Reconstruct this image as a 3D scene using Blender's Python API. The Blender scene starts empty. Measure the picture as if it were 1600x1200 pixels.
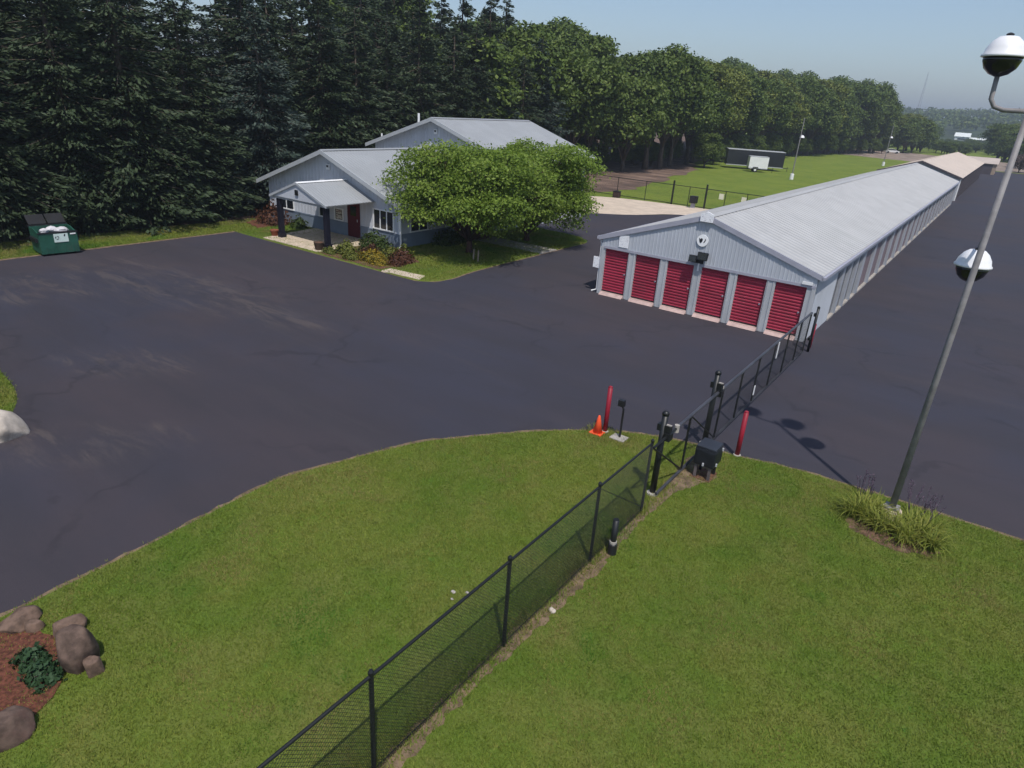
import bpy, bmesh, math, random
import numpy as np
from mathutils import Vector, Matrix
from mathutils.geometry import tessellate_polygon
R = math.radians
random.seed(7); rng = np.random.default_rng(11)
S = bpy.context.scene
COL = S.collection

# ------------------------------------------------------------------ camera, sky, sun, exposure
cd = bpy.data.cameras.new('camera'); cam = bpy.data.objects.new('camera', cd); COL.objects.link(cam)
cd.sensor_width = 36.0; cd.sensor_fit = 'HORIZONTAL'; cd.lens = 36.0 * 1024.54 / 1600.0
cd.clip_start = 0.1; cd.clip_end = 6000
rot = Matrix(((0.80504165, -0.28055712, 0.52268121), (0.58991725, 0.28579637, -0.75519407), (0.06249468, 0.91630134, 0.39558346)))
cam.matrix_world = Matrix.Translation((0, 0, 8.2)) @ rot.to_4x4()
S.camera = cam
SUN = Vector((0.39, -0.376, 1.0)).normalized()
w = bpy.data.worlds.new('World'); S.world = w; w.use_nodes = True
nt = w.node_tree; bg = nt.nodes['Background']
sky = nt.nodes.new('ShaderNodeTexSky'); sky.sky_type = 'NISHITA'; sky.sun_disc = False
sky.sun_elevation = math.asin(SUN.z); sky.sun_rotation = math.atan2(SUN.x, SUN.y)
sky.air_density = 1.0; sky.dust_density = 1.0; sky.ozone_density = 2.0
nt.links.new(sky.outputs[0], bg.inputs[0]); bg.inputs[1].default_value = 0.102
sl = bpy.data.lights.new('sun', 'SUN'); sun = bpy.data.objects.new('sun', sl); COL.objects.link(sun)
sl.energy = 2.85; sl.angle = R(0.9); sl.color = (1.0, 0.955, 0.89)
sun.rotation_euler = SUN.to_track_quat('Z', 'Y').to_euler(); sun.location = (30, -30, 80)
S.view_settings.view_transform = 'Standard'; S.view_settings.look = 'None'
S.view_settings.gamma = 1.0; S.view_settings.use_curve_mapping = False
S.view_settings.exposure = 0.40
S.cycles.use_adaptive_sampling = True; S.cycles.adaptive_threshold = 0.02
S.cycles.use_denoising = True
S.cycles.max_bounces = 6; S.cycles.volume_bounces = 0; S.cycles.transparent_max_bounces = 8

# ------------------------------------------------------------------ helpers: materials
def srgb(r, g, b):
    f = lambda c: (c / 255 / 12.92) if c / 255 <= 0.04045 else ((c / 255 + 0.055) / 1.055) ** 2.4
    return (f(r), f(g), f(b))
class NT:
    def __init__(s, name):
        s.m = bpy.data.materials.new(name); s.m.use_nodes = True; s.t = s.m.node_tree
        s.p = s.t.nodes['Principled BSDF']; s.out = s.t.nodes['Material Output']
    def n(s, ty, **kw):
        x = s.t.nodes.new('ShaderNode' + ty)
        for k, v in kw.items():
            if k in x.inputs: x.inputs[k].default_value = v
            else: setattr(x, k, v)
        return x
    def l(s, a, b): s.t.links.new(a, b)
    def coord(s, scale=(1, 1, 1), loc=(0, 0, 0), rotz=0, rnd=False):
        tc = s.n('TexCoord'); mp = s.n('Mapping')
        mp.inputs['Scale'].default_value = scale; mp.inputs['Location'].default_value = loc
        mp.inputs['Rotation'].default_value = (0, 0, rotz)
        src = tc.outputs['Object']
        if rnd:
            oi = s.n('ObjectInfo'); va = s.n('VectorMath', operation='SCALE'); va.inputs[0].default_value = (37, 53, 29)
            s.l(oi.outputs['Random'], va.inputs['Scale'])
            ad = s.n('VectorMath', operation='ADD'); s.l(src, ad.inputs[0]); s.l(va.outputs[0], ad.inputs[1]); src = ad.outputs[0]
        s.l(src, mp.inputs['Vector']); return mp.outputs[0]
    def noise(s, vec, scale, detail=4, rough=.6, dist=0):
        x = s.n('TexNoise'); x.inputs['Scale'].default_value = scale; x.inputs['Detail'].default_value = detail
        x.inputs['Roughness'].default_value = rough; x.inputs['Distortion'].default_value = dist
        s.l(vec, x.inputs['Vector']); return x.outputs['Fac']
    def ramp(s, fac, lo, hi, a=0.0, b=1.0):
        x = s.n('MapRange'); x.interpolation_type = 'SMOOTHSTEP'
        x.inputs['From Min'].default_value = lo; x.inputs['From Max'].default_value = hi
        x.inputs['To Min'].default_value = a; x.inputs['To Max'].default_value = b
        s.l(fac, x.inputs['Value']); return x.outputs[0]
    def mix(s, fac, a, b, mode='MIX'):
        x = s.n('Mix'); x.data_type = 'RGBA'; x.blend_type = mode
        for v, i in ((fac, 0), (a, 6), (b, 7)):
            if isinstance(v, (int, float)): x.inputs[i].default_value = v
            elif isinstance(v, tuple): x.inputs[i].default_value = (*v[:3], 1)
            else: s.l(v, x.inputs[i])
        return x.outputs[2]
    def math(s, op, a, b=None):
        x = s.n('Math', operation=op)
        for v, i in ((a, 0), (b, 1)):
            if v is None: continue
            if isinstance(v, (int, float)): x.inputs[i].default_value = v
            else: s.l(v, x.inputs[i])
        return x.outputs[0]
    def bump(s, h, strength=.3, dist=.02):
        x = s.n('Bump'); x.inputs['Strength'].default_value = strength; x.inputs['Distance'].default_value = dist
        s.l(h, x.inputs['Height']); s.l(x.outputs[0], s.p.inputs['Normal'])
def M(name, col, rough=.7, metal=0.0, var=.18, scale=2.0, bump=0.0, bscale=30, spec=.35, dirt=None, dirt_amt=.3, dirt_scale=1.5, stretch=(1, 1, 1)):
    t = NT(name); v = t.coord(stretch, rnd=True)
    c1 = tuple(c * (1 - var) for c in col); c2 = tuple(min(1, c * (1 + var)) for c in col)
    c = t.mix(t.ramp(t.noise(v, scale), .3, .7), c1, c2)
    if dirt: c = t.mix(t.ramp(t.noise(v, dirt_scale, 6, .7), .5, .75, 0, dirt_amt), c, dirt)
    t.l(c, t.p.inputs['Base Color'])
    t.p.inputs['Roughness'].default_value = rough; t.p.inputs['Metallic'].default_value = metal
    t.p.inputs['Specular IOR Level'].default_value = spec
    if bump: t.bump(t.noise(v, bscale, 5, .65), bump, .01)
    return t.m
def leafmat(name, cols, trans=.22, rough=.6, scale=.35):
    """per-leaf hue varies; larger patches drift between two hues"""
    t = NT(name); g = t.n('NewGeometry'); v = t.coord(rnd=True)
    rp = t.n('ValToRGB'); rp.color_ramp.interpolation = 'LINEAR'
    while len(rp.color_ramp.elements) < len(cols): rp.color_ramp.elements.new(.5)
    for i, c in enumerate(cols):
        rp.color_ramp.elements[i].position = i / (len(cols) - 1); rp.color_ramp.elements[i].color = (*c, 1)
    nz = t.ramp(t.noise(v, scale, 2), .3, .7)
    f = t.math('ADD', t.math('MULTIPLY', g.outputs['Random Per Island'], .65), t.math('MULTIPLY', nz, .35))
    t.l(f, rp.inputs[0]); t.l(rp.outputs[0], t.p.inputs['Base Color'])
    t.p.inputs['Roughness'].default_value = rough; t.p.inputs['Specular IOR Level'].default_value = .25
    tr = t.n('BsdfTranslucent'); t.l(rp.outputs[0], tr.inputs[0])
    mx = t.n('MixShader'); mx.inputs[0].default_value = trans
    t.l(t.p.outputs[0], mx.inputs[1]); t.l(tr.outputs[0], mx.inputs[2]); t.l(mx.outputs[0], t.out.inputs[0])
    return t.m

# ------------------------------------------------------------------ helpers: objects
WL = {}
def tag(o, label=None, cat=None, group=None, kind=None):
    if label: o['label'] = label
    if cat: o['category'] = cat
    if group: o['group'] = group
    if kind: o['kind'] = kind
    return o
def thing(name, label, cat, loc=(0, 0, 0), rz=0, group=None):
    o = bpy.data.objects.new(name, None); COL.objects.link(o); o.empty_display_size = .2
    o.location = loc; o.rotation_euler = (0, 0, rz); WL[o.name] = Vector(loc)
    return tag(o, label, cat, group)
def link(name, me, parent=None, loc=(0, 0, 0), rz=0):
    o = bpy.data.objects.new(name, me); COL.objects.link(o); o.location = loc; o.rotation_euler = (0, 0, rz)
    if parent: o.parent = parent
    return o
def np_mesh(name, V, F, mat, smooth=False):
    V = np.asarray(V, np.float32); F = np.asarray(F, np.int32); k = F.shape[1]
    me = bpy.data.meshes.new(name); me.vertices.add(len(V)); me.vertices.foreach_set('co', V.ravel())
    me.loops.add(F.size); me.loops.foreach_set('vertex_index', F.ravel())
    me.polygons.add(len(F)); me.polygons.foreach_set('loop_start', np.arange(0, F.size, k, dtype=np.int32))
    me.polygons.foreach_set('loop_total', np.full(len(F), k, np.int32))
    if smooth: me.polygons.foreach_set('use_smooth', np.ones(len(F), bool))
    me.update(calc_edges=True); me.validate(); me.materials.append(mat); return me
class MB:
    """collects shapes (world or local coordinates) into one mesh"""
    def __init__(s): s.v = []; s.f = []
    def quad(s, *p):
        n = len(s.v); s.v += [tuple(q) for q in p]; s.f.append(tuple(range(n, n + len(p)))); return s
    def box(s, x0, x1, y0, y1, z0, z1):
        n = len(s.v); s.v += [(x, y, z) for z in (z0, z1) for x, y in ((x0, y0), (x1, y0), (x1, y1), (x0, y1))]
        s.f += [tuple(n + i for i in q) for q in ((3, 2, 1, 0), (4, 5, 6, 7), (0, 1, 5, 4), (1, 2, 6, 5), (2, 3, 7, 6), (3, 0, 4, 7))]
        return s
    def bbox(s, x0, x1, y0, y1, z0, z1, b=.02):
        bm = bmesh.new(); bmesh.ops.create_cube(bm, size=1)
        for v in bm.verts: v.co = ((x0 + x1) / 2 + v.co.x * (x1 - x0), (y0 + y1) / 2 + v.co.y * (y1 - y0), (z0 + z1) / 2 + v.co.z * (z1 - z0))
        bmesh.ops.bevel(bm, geom=bm.edges[:], offset=b, segments=2, affect='EDGES', profile=.7)
        return s.bm(bm)
    def bm(s, bm):
        n = len(s.v); bm.verts.index_update(); s.v += [tuple(v.co) for v in bm.verts]
        s.f += [tuple(n + v.index for v in f.verts) for f in bm.faces]; bm.free(); return s
    def tube(s, pts, r, n=8, cap=True):
        pts = [Vector(p) for p in pts]; base = len(s.v)
        rs = r if isinstance(r, (list, tuple)) else [r] * len(pts)
        up = Vector((0, 0, 1)); prev = None
        for i, p in enumerate(pts):
            d = (pts[min(i + 1, len(pts) - 1)] - pts[max(i - 1, 0)]).normalized()
            a = prev if prev is not None else (Vector((1, 0, 0)) if abs(d.z) > .9 else up)
            a = (a - d * a.dot(d)).normalized(); prev = a; b = d.cross(a)
            for k in range(n):
                t = 2 * math.pi * k / n; s.v.append(tuple(p + (a * math.cos(t) + b * math.sin(t)) * rs[i]))
        for i in range(len(pts) - 1):
            for k in range(n):
                q = base + i * n; s.f.append((q + k, q + (k + 1) % n, q + n + (k + 1) % n, q + n + k))
        if cap:
            s.f.append(tuple(base + k for k in reversed(range(n)))); s.f.append(tuple(base + (len(pts) - 1) * n + k for k in range(n)))
        return s
    def lathe(s, prof, c=(0, 0, 0), n=20):
        base = len(s.v)
        for r, z in prof:
            for k in range(n):
                t = 2 * math.pi * k / n; s.v.append((c[0] + r * math.cos(t), c[1] + r * math.sin(t), c[2] + z))
        for i in range(len(prof) - 1):
            for k in range(n):
                q = base + i * n; s.f.append((q + k, q + (k + 1) % n, q + n + (k + 1) % n, q + n + k))
        s.f.append(tuple(base + k for k in reversed(range(n)))); s.f.append(tuple(base + (len(prof) - 1) * n + k for k in range(n)))
        return s
    def prism(s, poly, axis, a, b):
        """closed outline swept along an axis: 'y' outline is (x,z), 'x' outline is (y,z), 'z' outline is (x,y)"""
        n = len(poly); base = len(s.v)
        P = {'y': lambda p, t: (p[0], t, p[1]), 'x': lambda p, t: (t, p[0], p[1]), 'z': lambda p, t: (p[0], p[1], t)}[axis]
        s.v += [P(p, a) for p in poly] + [P(p, b) for p in poly]
        s.f.append(tuple(base + i for i in range(n))); s.f.append(tuple(base + n + i for i in reversed(range(n))))
        for i in range(n): s.f.append((base + i, base + n + i, base + n + (i + 1) % n, base + (i + 1) % n))
        return s
    def mesh(s, name, mat, off=(0, 0, 0), smooth=False):
        me = bpy.data.meshes.new(name); o = Vector(off)
        me.from_pydata([tuple(Vector(v) - o) for v in s.v], [], s.f); me.materials.append(mat)
        bm = bmesh.new(); bm.from_mesh(me); bmesh.ops.recalc_face_normals(bm, faces=bm.faces[:]); bm.to_mesh(me); bm.free()
        if smooth:
            for p in me.polygons: p.use_smooth = len(p.vertices) == 4
        return me
    def build(s, name, mat, parent=None, world=True, smooth=False):
        root = parent
        while root is not None and root.parent is not None: root = root.parent
        off = WL.get(root.name, Vector()) if (root is not None and world) else Vector()
        return link(name, s.mesh(name, mat, off, smooth), parent)
def copy_tree(o, parent=None):
    c = o.copy(); COL.objects.link(c); c.parent = parent
    for ch in list(o.children): copy_tree(ch, c)
    return c
def in_poly(P, poly):
    x, y = P[:, 0], P[:, 1]; r = np.zeros(len(P), bool); n = len(poly)
    for i in range(n):
        x1, y1 = poly[i]; x2, y2 = poly[(i + 1) % n]
        c = ((y1 > y) != (y2 > y)) & (x < (x2 - x1) * (y - y1) / (y2 - y1 + 1e-12) + x1); r ^= c
    return r
def smooth_line(pts, k=6):
    out = []
    for i in range(len(pts) - 1):
        p0, p1, p2, p3 = (np.array(pts[max(0, min(len(pts) - 1, j))]) for j in (i - 1, i, i + 1, i + 2))
        for t in np.arange(k) / k:
            out.append(tuple(.5 * (2 * p1 + (p2 - p0) * t + (2 * p0 - 5 * p1 + 4 * p2 - p3) * t * t + (3 * p1 - p0 - 3 * p2 + p3) * t ** 3)))
    return out + [tuple(pts[-1])]
def wob(poly, amp, step=.25, seed=1):
    """outline resampled and roughened"""
    r = random.Random(seed); out = []
    for i in range(len(poly)):
        a = Vector((*poly[i], 0)); b = Vector((*poly[(i + 1) % len(poly)], 0)); n = max(1, int((b - a).length / step))
        for k in range(n):
            p = a.lerp(b, k / n); out.append((p.x + r.uniform(-amp, amp), p.y + r.uniform(-amp, amp)))
    return out
def sheet(name, poly, z, mat, kind='structure', skirt=None, parent=None):
    bm = bmesh.new(); vs = [bm.verts.new((x, y, z)) for x, y in poly]
    for tri in tessellate_polygon([[Vector((x, y, 0)) for x, y in poly]]):
        if len(set(tri)) == 3 and bm.faces.get([vs[i] for i in tri]) is None: bm.faces.new([vs[i] for i in tri])
    if skirt is not None:
        cx = [Vector((x, y, z)) for x, y in poly]; n = len(cx); area = sum(cx[i].x * cx[(i + 1) % n].y - cx[(i + 1) % n].x * cx[i].y for i in range(n))
        lo = []
        for i in range(n):
            d = (cx[(i + 1) % n] - cx[i - 1]).normalized(); nr = Vector((d.y, -d.x, 0)) * (1 if area > 0 else -1)
            q = cx[i] + nr * skirt[0]; lo.append(bm.verts.new((q.x, q.y, skirt[1])))
        for i in range(n): bm.faces.new((vs[i], lo[i], lo[(i + 1) % n], vs[(i + 1) % n]))
    bmesh.ops.recalc_face_normals(bm, faces=bm.faces[:]); bm.normal_update()
    if sum(f.normal.z * f.calc_area() for f in bm.faces) < 0: bmesh.ops.reverse_faces(bm, faces=bm.faces[:])
    me = bpy.data.meshes.new(name); bm.to_mesh(me); bm.free(); me.materials.append(mat)
    o = link(name, me, parent)
    if kind: o['kind'] = kind
    return o

# ------------------------------------------------------------------ ground materials
def grass_material(name, lush, mid, dry, bump=.5):
    t = NT(name); v = t.coord()
    big = t.ramp(t.noise(v, .22, 3, .55), .35, .65); med = t.ramp(t.noise(v, 1.1, 4, .6), .35, .68)
    fine = t.ramp(t.noise(v, 16, 4, .7), .3, .7); vf = t.noise(v, 60, 3, .7)
    c = t.mix(big, lush, mid); c = t.mix(t.math('MULTIPLY', med, .6), c, dry)
    c = t.mix(t.math('MULTIPLY', fine, .45), c, tuple(x * .55 for x in mid))
    c = t.mix(t.ramp(vf, .35, .75, 0, .35), c, tuple(x * 1.5 for x in mid))
    t.l(c, t.p.inputs['Base Color']); t.p.inputs['Roughness'].default_value = .9; t.p.inputs['Specular IOR Level'].default_value = .1
    t.bump(t.math('ADD', fine, vf), bump, .05); return t.m
LUSH, MID, DRY = (.085, .150, .020), (.130, .180, .028), (.19, .175, .058)
m_lawn = grass_material('lawn_turf', LUSH, MID, DRY)
m_field = grass_material('field_turf', (.095, .158, .022), (.165, .218, .034), (.21, .22, .05))
m_soil = M('dry_soil', (.16, .112, .070), .95, var=.4, scale=5, bump=1, bscale=25, dirt=(.24, .18, .12), dirt_amt=.6, dirt_scale=4)
m_mulch = M('bark_mulch', (.12, .058, .036), .95, var=.5, scale=14, bump=1.0, bscale=45)
m_redmulch = M('red_mulch', (.115, .040, .024), .95, var=.5, scale=14, bump=1.0, bscale=45)
m_earth = M('leaf_litter', (.135, .088, .066), .95, var=.45, scale=.5, bump=.5, bscale=8, dirt=(.30, .21, .15), dirt_amt=.8, dirt_scale=.25, stretch=(.5, 1.6, 1))
m_conc = M('concrete', (.56, .46, .36), .85, var=.1, scale=1.2, bump=.2, bscale=40, dirt=(.33, .27, .22), dirt_amt=.35)
m_concg = M('grey_concrete', (.36, .33, .30), .88, var=.2, scale=4, bump=.3, bscale=40)
def asphalt():
    t = NT('asphalt'); v = t.coord()
    vs = t.coord((.25, 1, 1), rotz=R(35))
    big = t.ramp(t.noise(v, .09, 4, .6), .40, .60); med = t.ramp(t.noise(vs, .5, 5, .65), .3, .72)
    grain = t.noise(v, 70, 3, .8); sp = t.noise(v, 9, 6, .75)
    c = t.mix(big, (.030, .031, .050), (.044, .034, .041)); c = t.mix(t.math('MULTIPLY', med, .75), c, (.026, .024, .032)); st2 = t.ramp(t.noise(t.coord((.12, 1.2, 1), rotz=R(-28)), .7, 6, .75, .8), .5, .72, 0, .45); c = t.mix(st2, c, (.050, .043, .050))
    c = t.mix(t.ramp(grain, .35, .8, 0, .75), c, (.072, .066, .074)); c = t.mix(t.ramp(sp, .5, .75, 0, .28), c, (.024, .022, .029))
    tc = t.n('TexCoord')
    def zone(x, y, rx, ry, rz=0):
        mp = t.n('Mapping'); mp.vector_type = 'TEXTURE'; mp.inputs['Location'].default_value = (x, y, 0); mp.inputs['Scale'].default_value = (rx, ry, 1); mp.inputs['Rotation'].default_value = (0, 0, rz)
        t.l(tc.outputs['Object'], mp.inputs[0]); ln = t.n('VectorMath', operation='LENGTH'); t.l(mp.outputs[0], ln.inputs[0])
        return t.ramp(ln.outputs['Value'], .35, 1.0, 1, 0)
    zs = None
    for a in ((-28, 14.0, 8.5, 3.2, .15), (-31, 9.5, 6, 3.4, 1.2), (-20.5, 8.6, 3, 1.6, .5), (-16.3, 5.2, 3.4, 1.5, .9), (-22.5, 14.5, 5, 1.6, .1)):
        z = zone(*a); zs = z if zs is None else t.math('MAXIMUM', zs, z)
    wv = t.n('TexWave'); wv.wave_type = 'RINGS'; wv.inputs['Scale'].default_value = .16; wv.inputs['Distortion'].default_value = 7; wv.inputs['Detail'].default_value = 4; wv.inputs['Detail Scale'].default_value = .5
    mp = t.n('Mapping'); mp.inputs['Location'].default_value = (24, -6, 0); t.l(tc.outputs['Object'], mp.inputs[0]); t.l(mp.outputs[0], wv.inputs[0])
    lines = t.ramp(wv.outputs['Fac'], .72, .98); vt = t.coord((.22, 1, 1), rotz=R(-52)); pat = t.ramp(t.noise(vt, 1.6, 7, .78, 1.2), .42, .78)
    st = t.math('MULTIPLY', zs, t.math('ADD', t.math('MULTIPLY', t.math('MULTIPLY', lines, pat), .8), t.math('MULTIPLY', pat, .42)))
    c = t.mix(t.math('MINIMUM', st, .30), c, (.135, .108, .092))
    vo = t.n('TexVoronoi'); vo.feature = 'DISTANCE_TO_EDGE'; vo.inputs['Scale'].default_value = .16
    ad = t.n('VectorMath', operation='ADD'); nz = t.n('TexNoise'); nz.inputs['Scale'].default_value = .8; nz.inputs['Detail'].default_value = 5
    t.l(tc.outputs['Object'], nz.inputs[0]); sc = t.n('VectorMath', operation='SCALE'); sc.inputs['Scale'].default_value = 2.2; t.l(nz.outputs['Color'], sc.inputs[0])
    t.l(tc.outputs['Object'], ad.inputs[0]); t.l(sc.outputs[0], ad.inputs[1]); t.l(ad.outputs[0], vo.inputs['Vector'])
    crack = t.math('MULTIPLY', t.ramp(vo.outputs['Distance'], .006, .022, 1, 0), t.ramp(t.noise(v, .25, 2), .44, .58))
    c = t.mix(t.math('MULTIPLY', crack, .30), c, (.017, .016, .021))
    t.l(c, t.p.inputs['Base Color']); t.p.inputs['Roughness'].default_value = .82; t.p.inputs['Specular IOR Level'].default_value = .3
    t.bump(grain, .25, .01); return t.m
m_asph = asphalt()

# ------------------------------------------------------------------ ground, roads, lawns
o = MB().quad((-3000, -600, -.03), (3000, -600, -.03), (3000, 4200, -.03), (-3000, 4200, -.03)).build('ground', m_field); o['kind'] = 'structure'
sheet('asphalt_lot', [(-36.4, -45), (16, -45), (16, 200), (-15.6, 200), (-15.6, 59), (-22.4, 56.2), (-24.6, 52.5), (-27.4, 49.8), (-27.4, 45), (-27, 44), (-26.97, 40), (-21.1, 38), (-21.1, 26), (-20.7, 23.7), (-21.4, 22.5), (-36.4, 22.45)], 0, m_asph)
sheet('concrete_apron', smooth_line([(-33, 51), (-28.5, 49.6), (-26.6, 50.2), (-24.6, 52.3), (-22.3, 56.2), (-16.4, 58.6), (-16.2, 62.2), (-26, 61.9), (-32, 60.2), (-35, 56), (-33, 51)], 3)[:-1], .008, m_conc)
edge = [(-11.1, -14), (-11.1, -6), (-11.1, 0), (-11.12, 2.2), (-11.2, 4.4), (-11.34, 6.4), (-11.40, 7.4)] + smooth_line([(-11.32, 7.75), (-10.36, 10.6), (-9.6, 11.8), (-8.81, 12.89), (-7.9, 13.95), (-7.0, 14.75), (-6.0, 15.35), (-4.9, 15.72), (-3.68, 15.9), (-2.2, 16.28), (0, 16.42), (3, 16.5), (14, 16.6)], 5)
LAWN = edge + [(14, -14)]
sheet('lawn_edging', wob([(x, y) for x, y in edge] + [(14, 16.8), (14, 16.9)] + [(x - .02, y + .17) if x > -7 else (x - .14, y + .09) for x, y in reversed(edge)], .04, .22), .004, m_soil)
sheet('front_lawn', LAWN, .05, m_lawn, skirt=(.05, -.01))
ISL = smooth_line([(-27, 5.9), (-22, 5.7), (-20.3, 5.45), (-19.3, 5.05), (-18.6, 4.55), (-18.5, 3.9), (-19.4, 3.2), (-22, 2.6), (-27, 2.4)], 5)
sheet('grass_island', ISL, .06, m_lawn, skirt=(.05, -.01))
OFL = smooth_line([(-36.38, 22.47), (-30, 22.45), (-24, 22.45), (-21.7, 22.5), (-20.9, 23.1), (-20.75, 24.2), (-20.98, 26), (-21.05, 30), (-21.15, 34), (-21.1, 37.6), (-21.7, 38.6), (-23, 39.2), (-26.95, 39.5)], 5) + [(-26.95, 26.7), (-36.38, 26.7)]
sheet('office_lawn', OFL, .05, m_lawn, skirt=(.04, -.01))
sheet('office_lawn_edging', wob([(-33.5, 22.40), (-24, 22.38), (-21.55, 22.40), (-20.75, 23.0), (-20.6, 24.2), (-20.85, 26), (-20.92, 30), (-21.0, 37.6), (-21.2, 37.7), (-21.15, 30), (-21.1, 24.4), (-21.7, 22.6), (-24, 22.55), (-33.5, 22.58)], .015, .5), .004, m_soil)
sheet('verge_edging', wob([(-36.55, 2), (-36.3, 2), (-36.3, 22.3), (-36.55, 22.6)], .03, .5), .004, m_soil)
sheet('woodland_floor', wob([(-130, 60), (-34.2, 62.5), (-33.6, 68), (-35.2, 80), (-38, 92), (-39.5, 102), (-42, 110), (-46, 118), (-130, 118)], .7, 2, 5), -.015, m_earth)
sheet('wood_floor', wob([(-130, 118.5), (-47.5, 118.5), (-49, 140), (-47, 175), (-46, 200), (-41, 240), (-38, 268), (-130, 290)], .6, 2, 15), -.014, m_earth)
sheet('spruce_litter', wob([(-110, -20), (-38.9, -20), (-38.6, 10), (-38.3, 20), (-38.7, 26), (-39.4, 34), (-39.4, 59.6), (-110, 59.6)], .25, 1, 6), -.012, M('needle_litter', (.075, .05, .038), .95, var=.4, scale=2, bump=.5, bscale=12))
sheet('gravel_yard', wob([(-60, 226), (-18, 212), (-6, 203), (20, 203), (20, 260), (-60, 300)], 1, 4, 8), -.02, M('gravel', (.26, .20, .16), .95, var=.35, scale=.3, bump=.4, bscale=6))
DIRT = wob([(-4.54, -8), (-4.30, -8), (-4.24, 3), (-4.33, 6), (-4.22, 9.4), (-4.34, 11.3), (-4.2, 13.2), (-3.9, 13.9), (-3.7, 14.3), (-3.85, 14.7), (-4.65, 15.1), (-4.58, 12)], .05, .11, 3)
sheet('fence_line_soil', DIRT, .056, m_soil)
BED = wob([(.1 + .98 * math.cos(a), 14.90 + .72 * math.sin(a)) for a in np.arange(0, 6.28, .35)], .10, .12, 4)
sheet('lamp_bed_soil', BED, .058, M('bed_soil', (.12, .068, .045), .95, var=.5, scale=7, bump=1, bscale=30, dirt=(.25, .19, .12), dirt_amt=.8, dirt_scale=2.5))

# ------------------------------------------------------------------ long storage buildings
m_wall = M('pale_blue_steel_siding', (.46, .485, .53), .45, var=.05, scale=.7, spec=.5)
m_roof = M('galvanised_roof', (.39, .385, .38), .55, var=.07, scale=.6, spec=.6, dirt=(.42, .42, .43), dirt_amt=.35, dirt_scale=.5, stretch=(1, .3, 1))
m_tan = M('tan_roof', (.50, .42, .36), .5, var=.06, scale=.4)
m_trim = M('grey_trim', (.36, .36, .42), .5, var=.06)
m_red = M('red_door_paint', (.31, .022, .050), .5, var=.16, scale=.9, dirt=(.16, .04, .05), dirt_amt=.5, dirt_scale=1.2, spec=.45)
m_sill = M('sill_concrete', (.47, .34, .31), .85, var=.15, scale=4)
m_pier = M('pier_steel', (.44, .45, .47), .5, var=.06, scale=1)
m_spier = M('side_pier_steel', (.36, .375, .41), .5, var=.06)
m_white = M('white_paint', (.78, .78, .78), .5, var=.05)
m_black = M('black_paint', (.012, .012, .015), .5, var=.2, spec=.5)
m_brown = M('dark_mauve_door_paint', (.080, .068, .078), .6, var=.1)
m_gdoor = M('grey_door_paint', (.14, .14, .15), .55, var=.07)

def rib_profile(width, n, h, top=.035):
    pts = []
    for i in range(n):
        a = width * i / n; pts += [(a, 0), (a + width / n - 2.4 * top, 0), (a + width / n - 1.8 * top, h), (a + width / n - .6 * top, h)]
    return pts + [(width, 0)]
def ribbed_slope(width, n, h, p_low, p_high, mat, name):
    """roof sheet: ribs run from the eave (x,z) to the ridge (x,z); panel is `width` long in y"""
    pr = rib_profile(width, n, h); V = []; F = []
    for (x, z) in (p_low, p_high): V += [(x, y, z + dz) for y, dz in pr]
    k = len(pr)
    for i in range(k - 1): F.append((i, i + 1, k + i + 1, k + i))
    b = MB(); b.v = V; b.f = F
    b.quad((p_low[0], 0, p_low[1] - .03), (p_low[0], width, p_low[1] - .03), (p_high[0], width, p_high[1] - .03), (p_high[0], 0, p_high[1] - .03))
    return b.mesh(name, mat)
def roll_door_mesh(w_, h_, n, mat, name, axis):
    """corrugated curtain: 'x' runs along x facing -y, 'y' runs along y facing +x"""
    b = MB(); V = []
    for i in range(n):
        z0 = h_ * i / n; z1 = h_ / n
        for f, d in ((0, 0), (.18, 0), (.34, .022), (.68, .022), (.84, 0)): V.append((z0 + z1 * f, d))
    V.append((h_, 0)); k = len(V)
    for (t) in (0, w_):
        for z, d in V: b.v.append((t, -d, z) if axis == 'x' else (d, t, z))
    for i in range(k - 1): b.f.append((i, i + 1, k + i + 1, k + i))
    return b.mesh(name, mat)

XL, XR, XC, Y0, Y1 = -14.45, -4.88, -9.66, 27.49, 98.4
ZE, ZR, ZD = 2.70, 4.33, 2.25
sb = thing('storage_building', 'long grey storage building with six red doors in its gable end', 'building', (XC, Y0, 0))
def roofz(x): return ZE + (ZR - ZE) * (1 - abs(x - XC) / (XR - XC + .13))
doorx = [(-14.25 + 1.566 * i, -14.25 + 1.566 * i + 1.21) for i in range(6)]
# gable siding, panel by panel
def gable_panels(parent, x0, x1, zb, yf, n, mat, rz, th=.05):
    for i in range(n):
        a, c = x0 + (x1 - x0) * i / n, x0 + (x1 - x0) * (i + 1) / n - .004
        b = MB(); kk = 5
        pr = rib_profile(c - a, kk, .011, .022)
        xs = [a + q[0] for q in pr]; ds = [q[1] for q in pr]
        if a < XC < c and rz is roofz: pass
        base = len(b.v)
        for x, d in zip(xs, ds): b.v += [(x, yf - d, zb), (x, yf - d, rz(x) - .03)]
        for j in range(len(xs) - 1): b.f.append((2 * j, 2 * j + 2, 2 * j + 3, 2 * j + 1))
        b.prism([(a, zb), (c, zb), (c, rz(c) - .03), (a, rz(a) - .03)], 'y', yf + .002, yf + th)
        b.build('siding_panel', mat, parent)
gable_panels(sb, XL, XC, ZD, Y0, 6, m_wall, roofz); gable_panels(sb, XC, XR, ZD, Y0, 6, m_wall, roofz)
px = [XL] + [v for d in doorx for v in d] + [XR]
pier_w = doorx[1][0] - doorx[0][1]
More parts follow.
